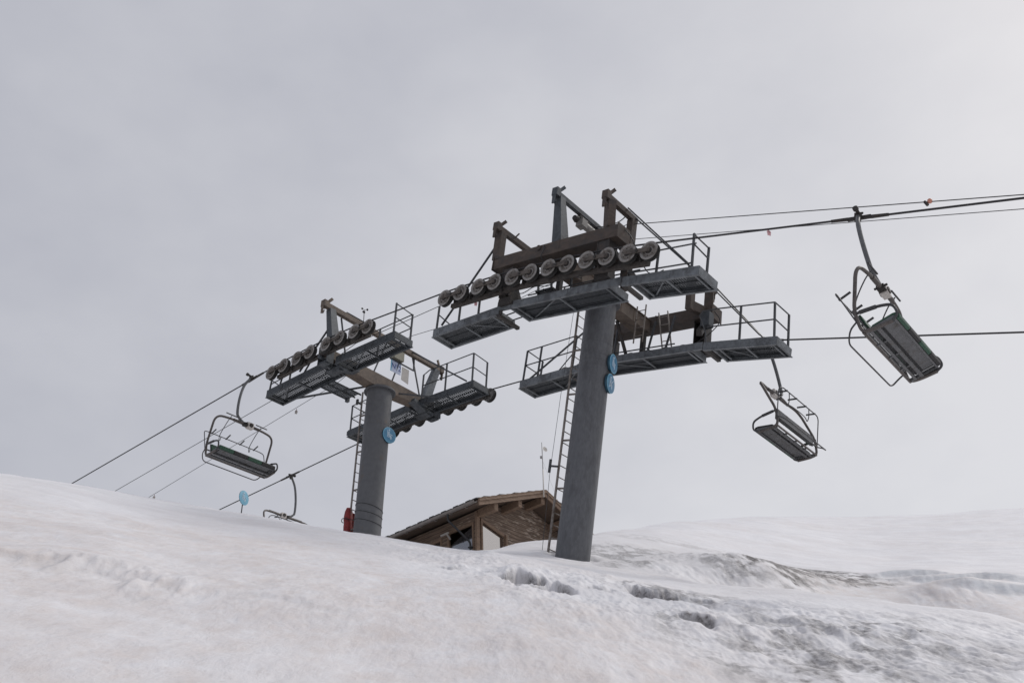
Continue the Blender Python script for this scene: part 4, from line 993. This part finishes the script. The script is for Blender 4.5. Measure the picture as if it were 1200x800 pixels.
# ------------------------------------------------------------------ signs
def text_mesh(body, size, depth=0.003):
    cu = bpy.data.curves.new('lettering', 'FONT'); cu.body = body; cu.size = size; cu.extrude = depth; cu.align_x = 'CENTER'; cu.align_y = 'CENTER'
    ob = bpy.data.objects.new('lettering', cu); COL.objects.link(ob)
    dg = bpy.context.evaluated_depsgraph_get(); me = bpy.data.meshes.new_from_object(ob.evaluated_get(dg))
    COL.objects.unlink(ob); bpy.data.objects.remove(ob); bpy.data.curves.remove(cu)
    return me
def round_sign(q, nrm, label, R=.255, th=.07, face=M_BLUE, variant=0, name='round_sign', pole=None):
    nrm = V(nrm).normalized(); up = V(0, 0, 1); ex = up.cross(nrm).normalized(); ey = nrm.cross(ex)
    mb = MB(); q = V(q)
    mb.lathe([(0, -th), (R*.97, -th), (R, -th*.8), (R, 0), (R*.94, .004), (0, .004)], q, nrm, 36, [1, 1, 1, 2, 0])
    def strip(pts, wd):
        for a, b in zip(pts[:-1], pts[1:]):
            mb.bar(q + ex*a[0]*R + ey*a[1]*R + nrm*.008, q + ex*b[0]*R + ey*b[1]*R + nrm*.008, wd*R, .006, nrm, 3)
    # seated rider on a chair, as a plain white figure
    strip([(-.12, .42), (-.16, -.08), (.22, -.10), (.24, -.5)], .16)
    strip([(-.34, .62), (-.34, -.28), (.14, -.30)], .08)
    if variant == 0: strip([(-.30, .2), (.45, .05)], .08)
    else: strip([(.5, .55), (-.45, -.55)], .10)
    mb.lathe([(0, .01), (.11*R, .01), (.11*R, .003)], q + ex*(-.08*R) + ey*(.62*R), nrm, 12, [3, 3])
    if pole: mb.tube([q - nrm*(th + .01) + V(0, 0, R*.5), V(pole)], .02, 8, 4)
    else:
        mb.bar(q - nrm*th, q - nrm*(th + .10) - ex*.05, .06, .05, (0, 0, 1), 4)
    return tag(mb.build(name, [face, M_BLUED, M_BLUEL, M_SIGNW, M_RAIL]), label, 'sign', 'round blue signs')
nf = -T1['e1']*0.95 + c*0.22
round_sign(tower_pt(T1, -.45, .20, -1.77), nf, 'upper of the two round blue signs on the nearer tower post', variant=0)
round_sign(tower_pt(T1, -.45, .17, -2.33), nf, 'lower of the two round blue signs on the nearer tower post, with a diagonal stripe', variant=1)
nf2 = -T2['e1']*0.98 - c*0.05
round_sign(tower_pt(T2, -.45, .15, -1.62), nf2, 'round blue sign on the right side of the far tower post', variant=0)
# number plate under the far tower's frame
q = V(tower_pt(T2, -.04, .55, 1.10)); ex, ey, nz = V(c), V(T2['e3']), V(-T2['e1'])
root = empty('number_sign', frame(q, ex, ey, nz)); tag(root, 'white and blue number plate with blue characters under the far tower frame', 'sign')
mb = MB(); mb.box((-.23, -.21, -.006), (.23, .21, 0)); mb.box((-.23, -.21, .001), (-.18, .21, .003), 1); mb.build('plate', [M_PANELW, M_BLUEL], root)
me = text_mesh('N°2', .27); me.materials.clear(); me.materials.append(M_INK)
t_ = bpy.data.objects.new('lettering', me); COL.objects.link(t_); t_.parent = root; t_.location = (.02, 0, .004)
q2 = V(tower_pt(T2, -.04, .98, .98)); mb = MB(); mb.prism([(-.16, .26), (.16, .26), (.16, -.27), (-.16, -.22)], ex, ey, nz, q2, .01)
tag(mb.build('blank_plate', M_BEIGE), 'plain beige plate hanging right of the blue number plate on the far tower', 'sign')
# round marker on a thin pole beyond the crest
a_, e_ = az_el(286, 583); r_ = 31.0; q = np.array([r_*math.sin(a_), r_*math.cos(a_), r_*math.tan(e_)])
round_sign(q, (-q[0] + 36, -q[1]*.6, 0), 'pale blue round sign on a thin pole standing behind the snow crest at left', .26, .02, M_BLUEL, 0, 'marker_sign', (q[0] - .05, q[1] + .06, ground(q[0], q[1]) - .2))

# red padding tied to the far tower's foot
root = empty('red_padding', frame(tower_pt(T2, .66, -.12, -5.2), T2['e1'], c, T2['e3'])); tag(root, 'rolled red crash pad tied to the ladder foot of the far tower', 'crash pad')
mb = MB()
for k, (x_, y_, r_, h0, h1) in enumerate(((.03, -.06, .135, 0, 1.40), (.10, .13, .12, -.05, 1.30))):
    pts = []; rs = []
    for i in range(13):
        t_ = i/12; pts.append((x_ + .03*math.sin(9*t_ + k), y_ + .02*math.cos(7*t_), h0 + (h1-h0)*t_)); rs.append(r_*(.93 + .10*math.sin(t_*11 + k) ) * (0.72 if i in (0, 12) else (0.86 if i in (4, 8) else 1)))
    mb.tube(pts, rs, 14)
mb.build('pad_roll', M_RED, root)
mb = MB()
for h_ in (.62, 1.02): mb.tube([(.07 + .21*math.cos(a), .03 + .25*math.sin(a), h_ + .02*math.sin(3*a)) for a in np.linspace(0, 2*math.pi, 25)], .012, 5)
mb.build('tie_strap', M_BLACK, root)
# wind sensor on the far tower
q = tower_pt(T2, -.12, -1.05, 1.95); mb = MB(); q = V(q)
mb.tube([q, q + V(0, 0, .52)], .012, 6); mb.lathe([(0, -.03), (.035, -.02), (.035, .03), (0, .04)], q + V(0, 0, .46), (0, 0, 1), 10)
for k in range(3):
    an = 2.1*k; e_ = q + V(.1*math.cos(an), .1*math.sin(an), .55); mb.tube([q + V(0, 0, .55), e_], .006, 5); mb.lathe([(0, -.03), (.03, -.015), (.035, .02), (0, .02)], e_, (math.sin(an), -math.cos(an), 0), 8)
tag(mb.build('wind_sensor', M_DARK), 'tiny three-cup wind gauge standing on the far tower top frame', 'wind gauge')

# ------------------------------------------------------------------ hut (local: x into the picture along the eaves, y along the gable, z up; origin = left eave corner)
qh = ray(561, 585)*31.0
TH2 = TH + math.radians(3.5); uh = np.array([math.sin(TH2), math.cos(TH2), 0]); chh = np.array([math.cos(TH2), -math.sin(TH2), 0])
rootH = empty('wooden_hut', frame(qh - 3.6*Z, uh, chh, Z)); tag(rootH, 'brown wooden hut with a low gable roof behind the snow crest between the towers', 'hut')
HZ = 3.6; RISE, HALF, LEN = 1.34, 3.45, 9.0
def rz(y): return HZ + RISE*(1 - abs(y - HALF)/HALF)
GX, SY = .95, .85     # gable wall and side wall set back under the roof
mb = MB()
pitch = math.atan(RISE/HALF)
gtop = lambda y: rz(y) - .16
# gable wall with a window opening, as one solid with reveals
yw0, yw1 = SY + .16, SY + 1.30
zt0, zt1, zb = gtop(yw0) - .36, gtop(yw0) - .66, 0.9
T_ = .12
def slab(poly):   # polygon in (y, z) of the gable wall
    mb.prism(poly, (0, 1, 0), (0, 0, 1), (1, 0, 0), (GX, 0, 0), T_)
Y1 = 2*HALF - SY
slab([(SY, 0), (yw0, 0), (yw0, gtop(yw0)), (SY, gtop(SY))])
slab([(yw0, zt0), (yw1, zt1), (yw1, gtop(yw1)), (yw0, gtop(yw0))])
slab([(yw0, 0), (yw1, 0), (yw1, zb), (yw0, zb)])
slab([(yw1, 0), (HALF, 0), (HALF, gtop(HALF)), (yw1, gtop(yw1))])
slab([(HALF, 0), (Y1, 0), (Y1, gtop(Y1)), (HALF, gtop(HALF))])
# left side wall with two openings
zt = gtop(SY) - .02
X0 = GX + T_ - .04
for a, b, h0, h1 in ((X0 + .045, X0 + .06, 0, zt), (X0 + .06, X0 + 1.35, zt - .36, zt), (X0 + .06, X0 + 1.35, 0, .9), (X0 + 1.35, X0 + 1.65, 0, zt), (X0 + 1.65, X0 + 2.9, zt - .5, zt), (X0 + 1.65, X0 + 2.9, 0, .9), (X0 + 2.9, LEN - .6, 0, zt)):
    mb.box((a, SY, h0), (b, SY + T_, h1))
mb.box((X0, Y1 - T_, 0), (LEN - .6, Y1, gtop(Y1) - .02)); mb.box((LEN - .6, SY, 0), (LEN - .4, Y1, zt))
mb.build('wall', M_WALL, rootH)
mb = MB(); mb.box((X0 + .3, SY + 1.4, .3), (X0 + 4.5, SY + 1.45, zt - .1)); mb.build('interior_partition', M_INTER, rootH)
mb = MB()
mb.box((GX - .03, SY - .03, 0), (GX + .06, SY - .001, gtop(SY) - .05)); mb.box((GX - .03, SY, 0), (GX - .002, SY + .12, gtop(SY) - .05)); mb.build('corner_board', M_WOODV, rootH)
# window in the gable
mb = MB(); fx = GX - .03
mb.bar((fx, yw0, zt0), (fx, yw1, zt1), .07, .09, (0, 0, 1)); mb.bar((fx, yw0 + .035, zb), (fx, yw0 + .035, zt0 - .05), .07, .07, (1, 0, 0)); mb.bar((fx, yw1 + .06, zb), (fx, yw1 + .06, zt1 + .02), .07, .2, (1, 0, 0)); mb.bar((fx - .01, yw0 - .05, zb), (fx - .01, yw1 + .1, zb), .1, .08, (0, 0, 1))
wn = mb.build('window', M_WOODV, rootH)
mb = MB(); mb.prism([(yw0, zb), (yw1, zb), (yw1, zt1), (yw0, zt0)], (0, 1, 0), (0, 0, 1), (1, 0, 0), (GX + .03, 0, 0), .02); mb.build('pane', M_GLASS, wn)
for xa, xb, h_ in ((X0 + .06, X0 + 1.35, zt - .36), (X0 + 1.65, X0 + 2.9, zt - .5)):
    mb = MB()
    mb.box((xa, SY - .03, h_ - .08), (xb, SY + .05, h_)); mb.box((xa, SY - .03, .9), (xa + .07, SY + .05, h_ - .081)); mb.box((xb - .07, SY - .03, .9), (xb, SY + .05, h_ - .081))
    mb.box((xa + .071, SY - .02, .9), (xb - .071, SY + .05, .96))
    w_ = mb.build('window', M_WOODV, rootH)
    if xa < X0 + 1:
        mb = MB(); mb.prism([(xa + .07, .96), (xb - .07, .96), (xb - .07, h_ - .5), (xa + .07, h_ - .085)], (1, 0, 0), (0, 0, 1), (0, 1, 0), (0, SY + .06, 0), .015); mb.build('pane', M_GLASSD, w_)
    else:
        mb = MB(); mb.box((xa + .07, SY + .06, .96), (xb - .07, SY + .075, h_ - .085)); mb.build('pane', M_INTER, w_)
# purlin ends, ridge and wall plate
for y_ in (SY + .12, 2.2, HALF, 2*HALF - 2.2, Y1 - .12):
    z_ = rz(y_) - .16
    mb = MB(); mb.box((.12, y_ - .09, z_ - .28), (GX, y_ + .09, z_ - .02)); mb.build('purlin', M_WOODV, rootH)
# roof
mb = MB(); ny, nzv = -RISE, HALF
for sg in (0, 1):
    ya, yb = (0, HALF) if sg == 0 else (2*HALF, HALF)
    mb.prism([(ya, HZ - .10), (yb, HZ + RISE - .10), (yb, HZ + RISE + .02), (ya, HZ + .02)], (0, 1, 0), (0, 0, 1), (1, 0, 0), (.03, 0, 0), LEN)
roof = mb.build('roof', M_WOODD, rootH)
mb = MB()
for row in range(9):          # overlapping tile courses with rounded laps
    for sg in (0, 1):
        t0, t1 = row/9, (row + 1.12)/9
        for k in range(int(LEN/.3)):
            x0 = .02 + k*.3; lap = .018 + .02*((k + row) % 2) + random.uniform(0, .012)
            yy = lambda t: (HALF*t - .06) if sg == 0 else (2*HALF - HALF*t + .06)
            zz = lambda t: HZ + RISE*t + .025
            if t1 > 1: t1 = 1
            mb.hexa([(x0, yy(t0), zz(t0) + .0), (x0 + .295, yy(t0), zz(t0)), (x0 + .295, yy(t1), zz(t1)), (x0, yy(t1), zz(t1)),
                     (x0 + .04, yy(t0), zz(t0) + .035 + lap), (x0 + .255, yy(t0), zz(t0) + .035 + lap), (x0 + .255, yy(t1), zz(t1) + .03), (x0 + .04, yy(t1), zz(t1) + .03)])
mb.build('roof_tiles', M_ROOF, roof)
mb = MB()
for sg in (0, 1):
    ya, yb = (0, HALF) if sg == 0 else (2*HALF, HALF)
    for (h0, h1, x0, th) in ((-.20, -.06, -.02, .045), (-.055, .03, -.06, .085)):
        mb.prism([(ya, HZ + h0), (yb, HZ + RISE + h0), (yb, HZ + RISE + h1), (ya, HZ + h1)], (0, 1, 0), (0, 0, 1), (1, 0, 0), (x0, 0, 0), th)
    mb.prism([(ya, HZ + .034), (yb, HZ + RISE + .034), (yb, HZ + RISE + .06), (ya, HZ + .06)], (0, 1, 0), (0, 0, 1), (1, 0, 0), (-.07, 0, 0), .1)
mb.build('verge_board', M_WOODV, roof)
mb = MB(); n = 10
gp = [(-.09 - .085 + .085*math.cos(a), HZ - .06 + .085*math.sin(a)) for a in np.linspace(math.pi, 2*math.pi, n)]
gi = [(-.175 + .07*math.cos(a), HZ - .06 + .07*math.sin(a)) for a in np.linspace(2*math.pi, math.pi, n)]
mb.prism([(p[0] + .03, p[1]) for p in gp + gi], (0, 1, 0), (0, 0, 1), (1, 0, 0), (.02, 0, 0), LEN)
for x_ in np.arange(.5, LEN, .75): mb.tube([(x_, .0, HZ - .02), (x_, -.05, HZ - .16), (x_, -.15, HZ - .165), (x_, -.235, HZ - .06)], .012, 6)
mb.build('gutter', M_ZINC, roof)
mb = MB(); mb.tube(round_path([(1.35, -.14, HZ - .14), (1.35, -.14, HZ - .34), (GX + .22, SY - .10, HZ - .95), (GX + .22, SY - .10, .2)], .12), .038, 10); mb.box((GX + .15, SY - .16, HZ - 1.15), (GX + .29, SY - .001, HZ - 1.11))
mb.build('downpipe', M_PIPE, rootH)
mb = MB(); mb.box((X0 + 1.1, SY - .22, zt - .52), (X0 + 1.5, SY - .18, zt - .46)); mb.bar((X0 + 1.2, SY - .02, zt - .66), (X0 + 1.2, SY - .2, zt - .50), .04, .05); mb.build('lamp_bracket', M_BEIGE, rootH)

# antenna mast at the gable
q = V(qh + uh*(-.10) + chh*(HALF - .20) + Z*(RISE - .30)); root = empty('antenna_mast', Matrix.Translation(q)); tag(root, 'thin pale antenna mast with a small white dish on the hut gable', 'antenna')
mb = MB(); mb.tube([(0, 0, 0), (0.03, .02, 1.1)], .024, 8, 1); mb.tube([(0.03, .02, 1.1), (.05, .05, 2.22)], .016, 8); mb.box((-.05, -.05, 1.55), (.04, .04, 1.62));
mb.build('mast_pole', [M_MAST, M_WHITE], root)
mb = MB(); mb.lathe([(0, -.02), (.06, -.01), (.105, .03), (.10, .035), (.05, .0), (0, -.01)], (.14, .07, 1.93), (.6, -.8, .1), 18); mb.build('dish', M_WHITE, root)
mb = MB()
for tgt in (V(c)*2.2 + V(0, 0, -.3) + V(u)*.6,): mb.tube([(0, 0, 1.58), tgt], .003, 5)
mb.build('guy_wire', M_WHITE, root)

# ------------------------------------------------------------------ light and sky
SUN_AZ, SUN_EL = math.radians(62), math.radians(48)      # azimuth clockwise from the viewing direction
w = bpy.data.worlds.new('World'); scene.world = w; w.use_nodes = True
nt = w.node_tree; nd = nt.nodes; L = nt.links.new
for n in list(nd): nd.remove(n)
out = nd.new('ShaderNodeOutputWorld'); bg = nd.new('ShaderNodeBackground'); bg.inputs['Strength'].default_value = 0.1
sky = nd.new('ShaderNodeTexSky'); sky.sky_type = 'NISHITA'; sky.sun_disc = False; sky.sun_elevation = SUN_EL; sky.sun_rotation = SUN_AZ
sky.air_density = 1.0; sky.dust_density = 3.0
tc = nd.new('ShaderNodeTexCoord')
def wn(sc, det, st, off, ro=.55):
    mp = nd.new('ShaderNodeMapping'); mp.inputs['Scale'].default_value = st; mp.inputs['Location'].default_value = (off, off*2, off)
    L(tc.outputs['Generated'], mp.inputs[0]); n = nd.new('ShaderNodeTexNoise'); n.inputs['Scale'].default_value = sc; n.inputs['Detail'].default_value = det; n.inputs['Roughness'].default_value = ro
    L(mp.outputs[0], n.inputs['Vector']); return n.outputs['Fac']
def mth(op, a, b):
    mm = nd.new('ShaderNodeMath'); mm.operation = op
    for k, v in enumerate((a, b)):
        if isinstance(v, (int, float)): mm.inputs[k].default_value = v
        else: L(v, mm.inputs[k])
    return mm.outputs[0]
# brightness of the cloud deck: brighter towards the hidden sun, darker cloud patches elsewhere
dp = nd.new('ShaderNodeVectorMath'); dp.operation = 'DOT_PRODUCT'; L(tc.outputs['Generated'], dp.inputs[0])
dp.inputs[1].default_value = (math.sin(SUN_AZ)*math.cos(SUN_EL), math.cos(SUN_AZ)*math.cos(SUN_EL), math.sin(SUN_EL))
sz = nd.new('ShaderNodeSeparateXYZ'); L(tc.outputs['Generated'], sz.inputs[0])
low = mth('MULTIPLY', mth('SUBTRACT', 0.62, sz.outputs['Z']), 0.26)      # the cloud thins and brightens towards the horizon
b = mth('ADD', low, mth('ADD', mth('MULTIPLY', dp.outputs['Value'], 0.42), mth('ADD', mth('MULTIPLY', wn(1.7, 5, (1, 1, 1.7), 3.0), 0.42), mth('MULTIPLY', wn(5, 5, (1, 1, 1.6), 8.0), 0.14))))
cr = nd.new('ShaderNodeValToRGB'); e = cr.color_ramp.elements
e[0].position = 0.38; e[0].color = (0.415, 0.425, 0.48, 1); e[1].position = 0.70; e[1].color = (0.675, 0.675, 0.70, 1)
L(b, cr.inputs[0])
mul = nd.new('ShaderNodeMix'); mul.data_type = 'RGBA'; mul.blend_type = 'MULTIPLY'; mul.inputs[0].default_value = 1.0
L(cr.outputs[0], mul.inputs[6]); mul.inputs[7].default_value = (10, 10, 10, 1)     # cloud radiance at strength 0.1
mx = nd.new('ShaderNodeMix'); mx.data_type = 'RGBA'; mx.inputs[0].default_value = 0.93
L(sky.outputs[0], mx.inputs[6]); L(mul.outputs[2], mx.inputs[7])
L(mx.outputs[2], bg.inputs['Color']); L(bg.outputs[0], out.inputs['Surface'])
sd = bpy.data.lights.new('sun', 'SUN'); sd.energy = 1.15; sd.angle = math.radians(14); sd.color = (1.0, 0.965, 0.93)
so = bpy.data.objects.new('sun', sd); COL.objects.link(so)
dirv = V(-math.sin(SUN_AZ)*math.cos(SUN_EL), -math.cos(SUN_AZ)*math.cos(SUN_EL), -math.sin(SUN_EL))
so.rotation_euler = dirv.to_track_quat('-Z', 'Y').to_euler(); so.location = (20, 5, 40)

vs = scene.view_settings; scene.display_settings.display_device = 'sRGB'
vs.view_transform = 'Standard'; vs.look = 'None'; vs.exposure = 0.11; vs.gamma = 1; vs.use_curve_mapping = False
scene.cycles.use_denoising = True
